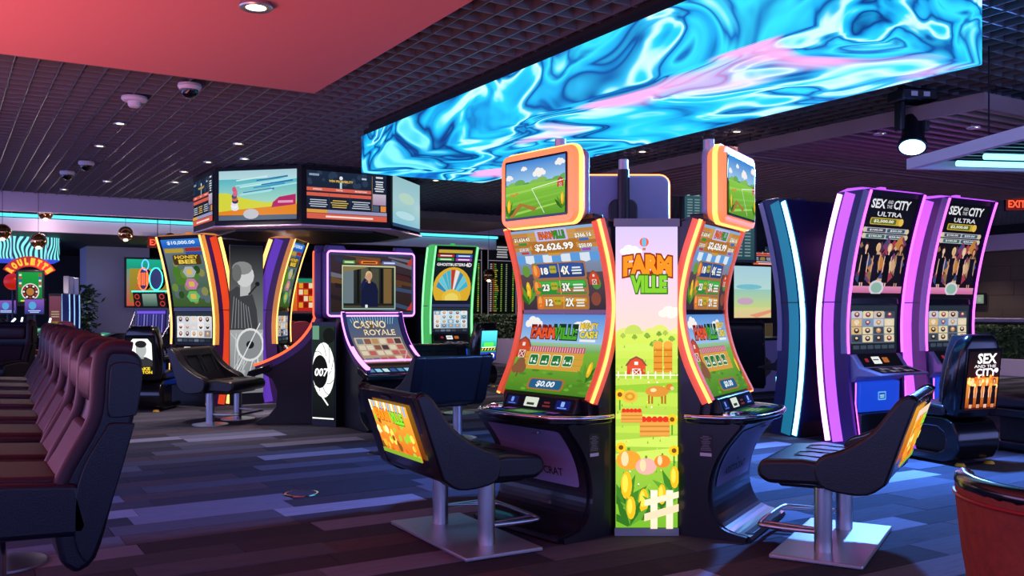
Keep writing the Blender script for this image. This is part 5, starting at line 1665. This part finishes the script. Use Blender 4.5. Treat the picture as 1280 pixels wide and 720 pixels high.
# ------------------------------------------------------------------ hedge planters
mat('leaf', '#35512f', 0.5, noise=(9, '#1d3320', 3))
def planter(x0, y0, x1, y1, zw, zt, label):
    t = thing('hedge_planter', label, 'planter', ((x0 + x1) / 2, (y0 + y1) / 2, 0))
    w, d = (x1 - x0) / 2, (y1 - y0) / 2
    box('planter_wall', (-w, -d, 0), (w, d, zw), 'lilac_paint', t, 0.01)
    box('hedge_core', (-w + 0.06, -d + 0.06, zw), (w - 0.06, d - 0.06, zt - 0.05), 'leaf', t)
    v, f = [], []
    rr = random.Random(x0)
    for i in range(5200):
        s = rr.random()
        if s < 0.62:
            c = Vector((-w + rr.uniform(0.0, 0.07), rr.uniform(-d, d), rr.uniform(zw, zt)))
        elif s < 0.75:
            c = Vector((rr.uniform(-w, w), -d + rr.uniform(0, 0.07), rr.uniform(zw, zt)))
        else:
            c = Vector((rr.uniform(-w, w), rr.uniform(-d, d), zt - rr.uniform(0, 0.07)))
        u = Vector((rr.uniform(-1, 1), rr.uniform(-1, 1), rr.uniform(-1, 1))).normalized() * 0.04
        q = u.orthogonal().normalized() * 0.022
        k = len(v)
        v += [c - u, c + q, c + u, c - q]
        f.append((k, k + 1, k + 2, k + 3))
    o = obj('leaves', v, f, 'leaf', t)
    o['kind'] = 'stuff'
planter(17.95, 7.0, 18.6, 14.3, 0.34, 1.0, 'long clipped hedge in a pale low planter before the stone wall')
planter(11.6, 18.9, 12.2, 21.3, 0.62, 1.2, 'clipped hedge in a pale planter under the sports boards')

# ------------------------------------------------------------------ wagering boards and screens
def odds_board():
    h = 2.1
    a = Art(h)
    r = random.Random(61)
    a.rect(0, 0, 1, h, '#0a1210', '#14141c')
    a.rect(0, 1.58, 1, 1.6, '#b8a8c0')
    a.bars(0.3, 1.68, 0.7, 2.05, 5, '#d8d8e0', 0.6, 0.2)
    for x in (0.0, 0.975):
        a.rect(x, 0, x + 0.025, h, '#a898b0')
    for i in range(24):
        y = 0.08 + i * 0.06
        a.rect(0.06, y, 0.13, y + 0.03, '#d8c8d0')
        a.rect(0.17, y, 0.19, y + 0.045, '#e8642c')
        a.rect(0.21, y, 0.21 + r.uniform(0.04, 0.16), y + 0.03, r.choice(['#c8d83a', '#4fae4a', '#d8b83a']))
        a.rect(0.43, y, 0.48, y + 0.03, '#a8d84a')
        a.rect(0.6, y, 0.65, y + 0.03, '#b8c8a0')
        a.rect(0.84, y, 0.89, y + 0.035, r.choice(['#d8e04a', '#78d04a']))
    return a
sw = struct(box('wall_boards', (10.4, 21.6, 0), (15.5, 21.8, 3.2), 'wall_dark'))
for i, (x, l) in enumerate(((11.75, 'dark odds board of green and amber figures, half hidden by green lit machine'), (12.83, 'dark odds board of green and amber figures above the hedge planter'))):
    t = thing('odds_board', l, 'display board', (x, 21.56, 1.2), 0, 'odds boards on one wall')
    box('case', (-0.49, -0.06, 0), (0.49, 0.0, 1.9), 'black', t)
    a = odds_board()
    a.build('display', t, flat((0, -0.064, 0.95), 0.9, a.h, (1, 0, 0)), 'screen_dim', (), 3e-4)
def tv(name, label, x, y, z, w, art, m='screen', rz=0.0, d=0.08, eps=3e-4):
    t = thing(name, label, 'screen', (x, y, z), rz)
    a = art()
    hh = a.h * w
    box('case', (-w / 2 - 0.04, -d, -0.04), (w / 2 + 0.04, 0, hh + 0.04), 'black', t, 0.005)
    a.build('display', t, flat((0, -d - 0.002, hh / 2), w, a.h, (1, 0, 0)), m, (), eps)
    return t
def field_art():
    h = 1.0
    a = Art(h)
    a.rect(0, 0.55, 1, h, '#b8dcd8', '#a8d0e0')
    a.rect(0, 0.2, 1, 0.55, '#c8d888', '#98ccc0')
    a.rect(0, 0.0, 1, 0.2, '#e8c898', '#d8d890')
    a.circ(0.3, 0.32, 0.22, '#c8a8c0', ry=0.07)
    a.circ(0.4, 0.6, 0.35, '#78c0d0', ry=0.05)
    a.poly([(0.4, 0.05), (1, 0.16), (1, 0.1), (0.6, 0.0)], '#e89878')
    return a
def menu_art():
    h = 1.35
    a = Art(h)
    a.rect(0, 0, 1, h, '#3a6470', '#467884')
    a.rect(0.1, 1.2, 0.9, 1.27, '#c8dce0')
    for i in range(11):
        for x in (0.1, 0.38, 0.66):
            a.rect(x, 0.1 + i * 0.095, x + 0.2, 0.14 + i * 0.095, '#a8c4cc')
    return a
struct(box('wall_screens', (12.6, 14.6, 0), (17.6, 14.75, 3.2), 'wall_dark'))
tv('wall_television', 'upper wall screen with a dark betting table under red bars', 15.38, 14.6, 2.3, 0.72, bet_board)
tv('wall_television', 'large wall screen of a soft green and blue landscape', 15.02, 14.6, 1.14, 1.12, field_art)
mb1 = tv('menu_board', 'small hanging teal list board behind the farm topper', *at(868, 13.6)[:2], 2.46, 0.42, menu_art, 'screen_dim', R(-12))
mb2 = tv('menu_board', 'tall hanging teal list board next to the dark banner', *at(921, 13.8)[:2], 2.05, 0.5, lambda: menu_art(), 'screen_dim', R(-12))
for q_, w_ in ((mb1, 0.15), (mb2, 0.18)):
    for s_ in (-w_, w_):
        tube('hanger', [(s_, -0.04, 0.5), (s_, -0.04, ZG - q_.location.z + 0.05)], 0.006, 'dark_metal', q_, 6)
o = box('hanging_banner', (-0.12, -0.02, 0), (0.12, 0.02, 1.0), 'black_matte')
o.location = at(948, 14.2, 2.2)
tube('hanger', [(0, 0, 1.0), (0, 0, 1.1)], 0.006, 'dark_metal', o, 6)
tag(o, 'narrow black hanging banner beside the teal list board', 'banner')
t = thing('ribbed_panel', 'low gold ribbed panel below the landscape wall screen', 'panel', (15.0, 14.5, 0))
mat('gold', '#b08a3c', 0.35, 0.7)
box('backing', (-0.62, 0.02, 0.0), (0.62, 0.08, 1.05), 'black', t)
for i in range(24):
    tube('rib', [(-0.6 + i * 0.052, 0.01, 0.55), (-0.6 + i * 0.052, 0.01, 1.02)], 0.018, 'gold', t, 6)
t = thing('counter', 'pale lavender wagering counter with a dark top', 'counter', at(958, 15.3), R(0))
box('body', (-0.65, -0.3, 0), (0.65, 0.3, 0.82), 'lavender', t, 0.01)
box('countertop', (-0.68, -0.33, 0.82), (0.68, 0.33, 0.86), 'dark_metal', t, 0.01)
# things on the right wall
def cup_art():
    h = 1.7
    a = Art(h)
    a.rect(0, 0, 1, h, '#5a6a8a', '#8aa0b8')
    a.poly([(0.25, 0.1), (0.75, 0.1), (0.9, 1.4), (0.1, 1.4)], '#d88a78')
    a.poly([(0.18, 0.8), (0.82, 0.8), (0.9, 1.4), (0.1, 1.4)], '#e8c8b8')
    a.rect(0.06, 1.38, 0.94, 1.5, '#e8e8f0')
    return a
def wallthing(name, label, px, z, w, art, m='screen'):
    bf = (px - 640) / FPX * CA + SA
    t_ = 20.5 / bf
    p = at(px, t_, z)
    return tv(name, label, p.x, p.y, z, w, art, m, -PI / 2, 0.05)
wallthing('wall_poster', 'lit poster of a tall iced drink on the stone wall', 1192, 2.0, 0.5, cup_art)
def white_art():
    a = Art(0.55)
    a.rect(0, 0, 1, 0.55, '#c8e0e8', '#e8f4f8')
    a.bars(0.2, 0.15, 0.8, 0.4, 2, '#88a0b0', 0.4)
    return a
wallthing('service_screen', 'small white kiosk screen on the stone wall nearer the drink poster', 1190, 1.42, 0.28, white_art)
wallthing('service_screen', 'small white kiosk screen on the stone wall, further from the drink poster', 1210, 1.42, 0.28, white_art)
def sign_art():
    a = Art(1.0)
    a.rect(0, 0, 1, 1, '#9ab8a0', '#b8d0b8')
    a.bars(0.2, 0.25, 0.8, 0.75, 3, '#d8ecd8', 0.5)
    return a
wallthing('wall_sign', 'small square pale green notice on the stone wall', 1226, 1.46, 0.2, sign_art, 'screen_dim')
a = Art(0.3)
a.text('POUR YOURSELF', 0.5, 0.22, 0.98, 0.08, '#d8a050', 0.02)
a.text('SOME HAPPINESS', 0.5, 0.06, 1.0, 0.08, '#d8a050', 0.02)
p = at(1196, 20.5 / ((1196 - 640) / FPX * CA + SA), 1.66)
o = a.build('wall_lettering', None, flat((20.53, p.y, 1.70), 0.6, 0.3, (0, -1, 0)), 'screen', (), 3e-4)
tag(o, 'two lines of small amber lettering under the drink poster', 'lettering')
t = thing('bar_counter', 'dark bar counter with a pale front edge below the stone wall', 'counter', (19.6, 11.5, 0))
box('body', (-0.3, -3.5, 0), (0.3, 3.5, 1.05), 'black', t)
box('countertop', (-0.36, -3.5, 1.05), (0.36, 3.5, 1.13), 'lilac_paint', t, 0.01)
mat('exit_glow', '#e03a1c', 0.5, em='#ff3a1c', es=1.6)
def exit_sign(p, rz, label, st=0.75):
    t = thing('exit_sign', label, 'exit sign', p, rz)
    box('case', (-0.19, -0.02, -0.11), (0.19, 0.02, 0.11), 'dark_metal', t, 0.004)
    a = Art(0.55)
    a.rect(0, 0, 1, 0.55, '#5a1410')
    a.text('EXIT', 0.5, 0.27, 0.8, 0.32, '#ff5a38', 0.03)
    a.build('legend', t, flat((0, -0.023, 0), 0.36, 0.55, (1, 0, 0)), 'screen_glow', (), 3e-4)
    tube('stem', [(0, 0, 0.11), (0, 0, st)], 0.008, 'dark_metal', t, 6)
exit_sign(atp(1270, 255, 14.5), R(-25), 'red lit exit sign hanging before the stone wall')
exit_sign(atp(197, 303, 17.6), 0, 'red exit sign hanging beside the gold edged machine')

# ------------------------------------------------------------------ pendant globes
mat('copper_glass', '#c08860', 0.08, 0.9)
glow('globe_bulb', '#ffd090', 3.0)
def pendant(px, py, t_, label, ztop=2.9):
    p = atp(px, py, t_)
    t = thing('pendant_globe', label, 'pendant lamp', p, 0, 'copper globe pendants')
    lathe('globe', [(0.13 * math.sin(R(a_)), 0.13 * math.cos(R(a_))) for a_ in range(6, 160, 11)], 'copper_glass', t, 24)
    lathe('bulb', [(0.05 * math.sin(R(a_)) + 0.001, -0.09 + 0.05 * math.cos(R(a_))) for a_ in range(0, 181, 30)], 'globe_bulb', t, 12)
    tube('cord', [(0, 0, 0.13), (0, 0, max(0.2, 3.9 - p.z))], 0.004, 'black', t, 6)
    ld = bpy.data.lights.new('pendant_lamp', 'POINT')
    ld.energy = 9
    ld.color = (1.0, 0.72, 0.75)
    ld.shadow_soft_size = 0.1
    lo = link(bpy.data.objects.new('lamp', ld), t)
    lo.location = (0, 0, -0.26)
pendant(3, 290, 14.8, 'copper globe pendant hanging furthest from the grey pier')
pendant(48, 301, 15.5, 'copper globe pendant hanging before the rippled screen')
pendant(157, 292, 16.5, 'copper globe pendant above the grey pier')
pendant(57, 266, 16.4, 'copper globe pendant tucked against the lilac bulkhead')
pendant(357, 312, 17.2, 'copper globe pendant hanging behind the singer poster')
pendant(611, 344, 19.5, 'copper globe pendant hanging before the odds boards')
pendant(213, 300, 17.0, 'copper globe pendant peeking beside the gold edged machine')

# ------------------------------------------------------------------ far left: roulette corner
m = bpy.data.materials.new('ripple')
m.use_nodes = True
nt = m.node_tree
tcn = nt.nodes.new('ShaderNodeTexCoord')
wv = nt.nodes.new('ShaderNodeTexWave')
wv.inputs['Scale'].default_value = 4.5
wv.inputs['Distortion'].default_value = 14
wv.inputs['Detail'].default_value = 0
wv.inputs['Detail Scale'].default_value = 0.6
rp = nt.nodes.new('ShaderNodeValToRGB')
rp.color_ramp.elements[0].color = (*lin('#08304a'), 1)
rp.color_ramp.elements[1].color = (*lin('#8af4f4'), 1)
rp.color_ramp.elements[0].position = 0.3
rp.color_ramp.elements[1].position = 0.6
nt.links.new(tcn.outputs['Object'], wv.inputs['Vector'])
nt.links.new(wv.outputs['Fac'], rp.inputs[0])
b_ = nt.nodes['Principled BSDF']
b_.inputs['Base Color'].default_value = (0.01, 0.01, 0.01, 1)
nt.links.new(rp.outputs[0], b_.inputs['Emission Color'])
b_.inputs['Emission Strength'].default_value = 1.1
M['ripple'] = m
glow('violet_screen', '#3a50d8', 0.9)
t = thing('ripple_screen', 'hanging rounded video box with cyan ripples over the roulette corner', 'video screen', (0.95, 20.9, 2.27))
prism('side_display', rrpts(2.0, 1.6, 0.25, 5, 0, 0), 0.02, 0.45, 'ripple', t, 0, 'z', smooth=40)
prism('bottom_display', rrpts(1.98, 1.58, 0.25, 5, 0, 0), 0.0, 0.02, 'violet_screen', t, 0, 'z')
# neon sign
glow('red_neon', '#d82410', 0.55, '#a01808')
t = thing('neon_sign', 'arched red and amber neon sign reading ROULETTE', 'neon sign', atp(37, 332, 17.8), R(0))
arc = []
for i in range(13):
    a_ = R(150 - 120 * i / 12)
    arc.append((0.52 * math.cos(a_), 0.52 * math.sin(a_) - 0.34))
inn = [(x * 0.62, (z + 0.34) * 0.62 - 0.34) for x, z in arc]
prism('backing', arc + inn[::-1], 0.01, 0.05, 'red_neon', t, 0, 'y')
for i, ch in enumerate('ROULETTE'):
    a_ = 143 - 106 * i / 7
    A2 = Art(1.0)
    A2.text(ch, 0.5, 0.5, 0.46 if ch != 'L' else 0.36, 0.8, '#ffae38', 0.09)
    ca, sa = math.cos(R(a_ - 90)), math.sin(R(a_ - 90))
    A2.build('letter', t, flat((0.42 * math.cos(R(a_)), 0.005, 0.42 * math.sin(R(a_)) - 0.34), 0.17, 1.0, (ca, 0, sa), (-sa, 0, ca)), 'screen_glow', (), 3e-4)
tube('hanger', [(0.3, 0.03, 0.1), (0.3, 0.03, 1.6)], 0.008, 'metal', t, 6)
tube('hanger', [(-0.3, 0.03, 0.1), (-0.3, 0.03, 1.6)], 0.008, 'metal', t, 6)
o = lathe('neon_ball', [(0.16 * math.sin(R(a_)) + 0.001, 0.16 * math.cos(R(a_))) for a_ in range(0, 181, 15)], 'red_neon', None, 20)
o.location = atp(16, 352, 17.9)
tag(o, 'round orange red neon ball beneath the roulette sign', 'neon ball')
o2 = tube('ball_stem', [(0, 0, -0.15), (0, 0, -1.9 + 0.0)], 0.02, 'dark_metal', o, 8)
def wheel_art():
    h = 1.5
    a = Art(h)
    a.rect(0, 0, 1, h, '#0a7a30', '#12a040')
    for j in range(5):
        a.rect(0.03, 0.8 + j * 0.13, 0.14, 0.89 + j * 0.13, ('#c8383a', '#e8e8e8', '#3a58c0', '#c8383a', '#e8e8e8')[j])
        a.rect(0.86, 0.8 + j * 0.13, 0.97, 0.89 + j * 0.13, ('#e8e8e8', '#c8383a', '#e8e8e8', '#3a58c0', '#c8383a')[j])
    a.circ(0.5, 0.58, 0.38, '#e8e0d8', ry=0.4, n=24)
    a.circ(0.5, 0.58, 0.33, '#2a2028', ry=0.35, n=24)
    for k in range(12):
        an = R(30 * k)
        a.circ(0.5 + 0.27 * math.cos(an), 0.58 + 0.28 * math.sin(an), 0.05, '#c0302c' if k % 2 else '#f0e8e0', n=8)
    a.circ(0.5, 0.58, 0.17, '#b87838', ry=0.18)
    a.rect(0, 0, 1, 0.1, '#182018')
    a.bars(0.1, 0.12, 0.9, 0.2, 1, '#e8e060', 0.8, 0.1)
    return a
t = tv('roulette_display', 'upright green roulette wheel display beneath the neon sign', *at(38, 17.6)[:2], 1.42, 0.40, wheel_art, 'screen')
t.rotation_euler = (0, 0, R(-6))
box('stand', (-0.06, -0.06, -1.42), (0.06, 0.0, -0.04), 'black', t)
def play_art():
    a = Art(0.7)
    a.rect(0, 0, 1, 0.7, '#2a3a8a', '#8a5ac0')
    a.circ(0.4, 0.4, 0.2, '#58a8e0')
    a.bars(0.1, 0.05, 0.9, 0.2, 2, '#c8e0ff', 0.5)
    return a
glow('white_bar', '#e8f0ff', 2.2)
def terminal(label, px, t_, rz, monitor=True):
    t = thing('roulette_terminal', label, 'game terminal', at(px, t_), rz, 'roulette terminals')
    prism('base', [(-0.25, 0), (0.25, 0), (0.2, 0.6), (0.32, 0.78), (0.3, 0.85), (-0.1, 0.98), (-0.25, 0.98)], -0.35, 0.35, 'black_gloss', t, 0.02)
    a = Art(0.5)
    a.rect(0, 0, 1, 0.5, '#1c6a50', '#3a9a7a')
    a.bars(0.05, 0.08, 0.95, 0.44, 3, '#d8f0d8', 0.5, 0.1)
    a.build('play_screen', t, flat((0, 0.1, 0.925), 0.6, 0.5, (-1, 0, 0), (0, -0.4, 0.13), 0.01), 'screen', (), 3e-4)
    if not monitor:
        tube('hand_rail', [(-0.38, 0.3, 0.8), (-0.4, 0.36, 0.86), (0.4, 0.36, 0.86), (0.38, 0.3, 0.8)], 0.014, 'chrome', t, 8)
        box('side_cheek', (-0.385, -0.2, 0.3), (-0.352, 0.2, 0.9), 'leather_red', t, 0.01)
        return
    a = play_art()
    tube('arm', [(0, -0.2, 0.95), (0, -0.2, 1.3)], 0.03, 'dark_metal', t, 8)
    box('monitor', (-0.2, -0.22, 1.22), (0.2, -0.17, 1.52), 'black', t, 0.01)
    a.build('monitor_screen', t, flat((0, -0.165, 1.37), 0.37, a.h, (-1, 0, 0)), 'screen', (), 3e-4)
    for s in (-1, 1):
        tube('light_bar', [(s * 0.36, 0.2, 0.82), (s * 0.4, 0.05, 0.98), (s * 0.34, -0.12, 1.15)], 0.018, 'white_bar', t, 8)
terminal('roulette terminal with white light bars under the round wheel display', 36, 16.8, yaw(-0.1, -1))
terminal('roulette terminal with a violet monitor beside the neon ball', 3, 18.6, yaw(-0.05, -1))
terminal('low game terminal with a red cheek beside the portrait chair', 130, 13.2, yaw(-0.9, -0.6), False)
def banner_art():
    a = Art(3.2)
    a.rect(0, 0.8, 1, 3.2, '#8a4a5a', '#a05a78')
    a.rect(0, 0, 1, 0.8, '#b8c020', '#c8a030')
    a.bars(0.15, 1.2, 0.85, 1.9, 3, '#e0c8a0', 0.5)
    a.bars(0.2, 0.3, 0.8, 0.6, 2, '#4a4a10', 0.5)
    return a
t = thing('banner_stand', 'slim upright banner stand in plum and lime', 'banner', at(69, 17.6), R(-5))
box('base', (-0.14, -0.08, 0), (0.14, 0.08, 0.03), 'dark_metal', t)
box('panel', (-0.11, -0.01, 0.03), (0.11, 0.01, 1.62), 'black', t)
a = banner_art()
a.build('print', t, flat((0, -0.014, 1.25), 0.2, a.h, (1, 0, 0)), 'screen_dim', (), 3e-4)
glow('ice_line', '#9ac8f0', 1.0)
def slim(label, px, t_):
    t = thing('slim_slot_machine', label, 'slot machine', at(px, t_), R(165), 'slim slot machines side by side')
    q = cr([(0.32, 0.0), (0.3, 0.5), (0.16, 0.8), (0.1, 1.2), (0.14, 1.62)], 4)
    prism('cabinet', [(-0.15, 0)] + q + [(-0.1, 1.62)], -0.065, 0.065, 'navy_body', t, 0.01)
    for s in (-1, 1):
        sweep('edge_light', [(s * 0.07, y, z) for y, z in q], rectring(0.03, 0.006), 'ice_line', t, up=(1, 0, 0))
    box('sign', (-0.05, 0.0, 1.63), (0.05, 0.08, 1.98), 'white', t, 0.01)
slim('slim slot machine with ice blue edges beside the banner stand', 83.5, 18.4)
slim('slim slot machine with ice blue edges standing between two alike', 89.5, 18.9)
slim('slim slot machine with ice blue edges beside the tall plant', 96, 19.4)
t = thing('tall_plant', 'tall leafy green plant against the grey pier', 'plant', at(107, 20.3))
lathe('pot', [(0.001, 0), (0.16, 0), (0.2, 0.35), (0.18, 0.35), (0.001, 0.33)], 'black', t)
tube('stem', [(0, 0, 0.3), (0.02, 0, 1.2)], 0.02, 'wood', t, 6)
v, f = [], []
rr = random.Random(77)
for i in range(420):
    c = Vector((rr.gauss(0, 0.12), rr.gauss(0, 0.12), rr.uniform(0.4, 1.85)))
    u = Vector((rr.uniform(-1, 1), rr.uniform(-1, 1), rr.uniform(-0.6, 0.6))).normalized() * 0.09
    q = u.orthogonal().normalized() * 0.03
    k = len(v)
    v += [c - u, c + q, c + u, c - q]
    f.append((k, k + 1, k + 2, k + 3))
o = obj('foliage', v, f, 'leaf', t)
o['kind'] = 'stuff'
# red table chairs
def stool(label, p, rz, group='round-backed red table chairs'):
    t = thing('table_chair', label, 'chair', p, rz, group)
    lathe('base', [(0.001, 0), (0.2, 0), (0.2, 0.015), (0.04, 0.04), (0.001, 0.04)], 'metal', t, 20)
    tube('post', [(0, 0, 0.03), (0, 0, 0.58)], 0.03, 'metal', t, 10)
    lathe('seat', [(0.001, 0.57), (0.2, 0.57), (0.22, 0.6), (0.21, 0.65), (0.001, 0.67)], 'leather_red', t, 20)
    prism('backrest', [(x * 0.8, z) for x, z in rrpts(0.5, 0.42, 0.18, 5, 0, 0.90)], -0.25, -0.19, 'leather_red', t, 0.02, 'y', 3)
    for s in (-1, 1):
        tube('back_support', [(s * 0.1, -0.1, 0.6), (s * 0.1, -0.23, 0.75)], 0.012, 'metal', t, 6)
    return t
st = stool('round-backed red chair at the roulette terminal', at(35, 15.2), yaw(0, 1))
for px, t_, l in ((90, 16.6, 'round-backed red chair before the slim machines'), (352, 17.0, 'round-backed red chair at the green table, beside violet flank'), (382, 16.6, 'round-backed red chair at the green table, beside the dark console'), (366, 17.9, 'round-backed red chair behind two others at the green table')):
    clone(st, l, at(px, t_), yaw(0.1, 1))
# gaming table behind the islands
mat('felt', '#2f8a58', 0.9)
t = thing('gaming_table', 'green felt gaming table ringed by red chairs', 'table', at(368, 18.9))
prism('felt_top', rrpts(1.9, 1.0, 0.4, 5), 0.86, 0.9, 'felt', t, 0.005, 'z')
sweep('rail', [(x, y, 0.89) for x, y in rrpts(1.98, 1.08, 0.44, 6)], circ(0.05, 8), 'leather_wine_redlit', t, True)
box('pedestal', (-0.6, -0.25, 0), (0.6, 0.25, 0.86), 'black', t, 0.02)
def orange_art():
    h = 0.75
    a = Art(h)
    a.rect(0, 0, 1, h, '#d05a1c', '#f0842c')
    for i in range(4):
        a.poly([(0, 0.1 + i * 0.1), (0.5, 0.16 + i * 0.12), (0.5, 0.175 + i * 0.12), (0, 0.115 + i * 0.1)], '#f0b060')
    a.rect(0.62, 0, 1, h, '#c02418')
    for i in range(3):
        for j in range(4):
            a.rect(0.66 + i * 0.11, 0.12 + j * 0.14, 0.75 + i * 0.11, 0.23 + j * 0.14, ('#e0a030', '#801408', '#e8d8b0')[(i + j) % 3])
    a.rect(0.08, 0.38, 0.2, 0.55, '#f8e8d8')
    a.rect(0, 0.66, 1, h, '#1c8a68')
    a.rect(0, 0, 1, 0.05, '#5a3038')
    return a
p = at(363, 20.0)
tv('wall_television', 'orange and red gaming screen above the green felt table', p.x, p.y, 1.24, 1.0, orange_art)
def teal_art():
    h = 0.95
    a = Art(h)
    a.rect(0, 0, 1, h, '#c8503a', '#1fa890')
    a.rect(0, 0.75, 1, h, '#1c9a80', '#20b090')
    a.rect(0.06, 0.08, 0.94, 0.76, '#8a7a28', '#a89030')
    a.bars(0.2, 0.55, 0.8, 0.66, 2, '#f0e8c0', 0.5)
    a.bars(0.15, 0.18, 0.4, 0.46, 4, '#d85a3a', 0.6)
    return a
p = at(190, 21.0)
tv('wall_television', 'teal and gold wall screen set against the grey pier', p.x, p.y, 1.4, 1.1, teal_art)
# neon topped slot machine
glow('teal_neon', '#3ae8c8', 2.0)
glow('orange_neon', '#ff6a30', 1.6)
glow('blue_neon', '#58a8ff', 1.6)
t = thing('neon_slot_machine', 'slot machine topped with orange and teal neon tubes', 'slot machine', at(196, 17.8), yaw(-0.2, -1))
prism('cabinet', [(-0.3, 0), (0.3, 0), (0.26, 0.55), (0.42, 0.72), (0.38, 0.8), (0.2, 0.85), (0.16, 1.35), (0.22, 1.62), (-0.3, 1.62)], -0.36, 0.36, 'black_gloss', t, 0.01)
a = Art(0.75)
a.rect(0, 0, 1, 0.75, '#2a1c5a', '#3a3080')
for i in range(9):
    a.rect(0.04 + i * 0.105, 0.05, 0.07 + i * 0.105, 0.62, ('#6a78c0', '#3a4a98', '#8a90d8')[i % 3])
a.rect(0, 0.64, 1, 0.72, '#7a5af0')
a.build('lower_screen', t, flat((0, 0.19, 1.08), 0.6, a.h, (-1, 0, 0), (0, -0.04, 0.5), 0.008), 'screen', (), 3e-4)
a = Art(0.45)
a.rect(0, 0, 1, 0.45, '#181418')
a.rect(0.28, 0.05, 0.72, 0.4, '#3a5a50', '#8aa898')
for x in (0.12, 0.88):
    for y in (0.12, 0.32):
        a.circ(x, y, 0.08, '#c03a2c')
        a.circ(x, y, 0.05, '#181418')
a.build('upper_screen', t, flat((0, 0.22, 1.5), 0.68, a.h, (-1, 0, 0), (0, 0.06, 0.27), 0.012), 'screen', (), 3e-4)
tube('neon_shelf', [(-0.4, 0.2, 1.66), (0.4, 0.2, 1.66)], 0.014, 'teal_neon', t, 8)
for x, r_, mm in ((0.22, 0.1, 'orange_neon'), (-0.05, 0.13, 'teal_neon')):
    prism('neon_drum', [(x + r_ * a_, 1.9 + 0.2 * b_2) for a_, b_2 in circ(1, 16)], -0.02, 0.1, 'navy_body', t, 0, 'y')
    sweep('neon_ring', [(x + r_ * 1.05 * a_, 0.105, 1.9 + 0.21 * b_2) for a_, b_2 in circ(1, 20)], circ(0.012, 6), mm, t, True, (0, 1, 0))
for i in range(4):
    tube('neon_tube', [(0.15 + i * 0.045, 0.11, 1.78), (0.15 + i * 0.045, 0.11, 2.02)], 0.011, 'orange_neon', t, 6)
sweep('neon_figure', [(0.18 + 0.07 * a_, 0.1, 2.17 + 0.1 * b_2) for a_, b_2 in circ(1, 14)], circ(0.012, 6), 'blue_neon', t, True, (0, 1, 0))
for s in (-1, 1):
    tube('side_rail', [(s * 0.37, 0.42, 0.78), (s * 0.4, 0.25, 1.0), (s * 0.36, 0.12, 1.3)], 0.02, 'chrome', t, 8)
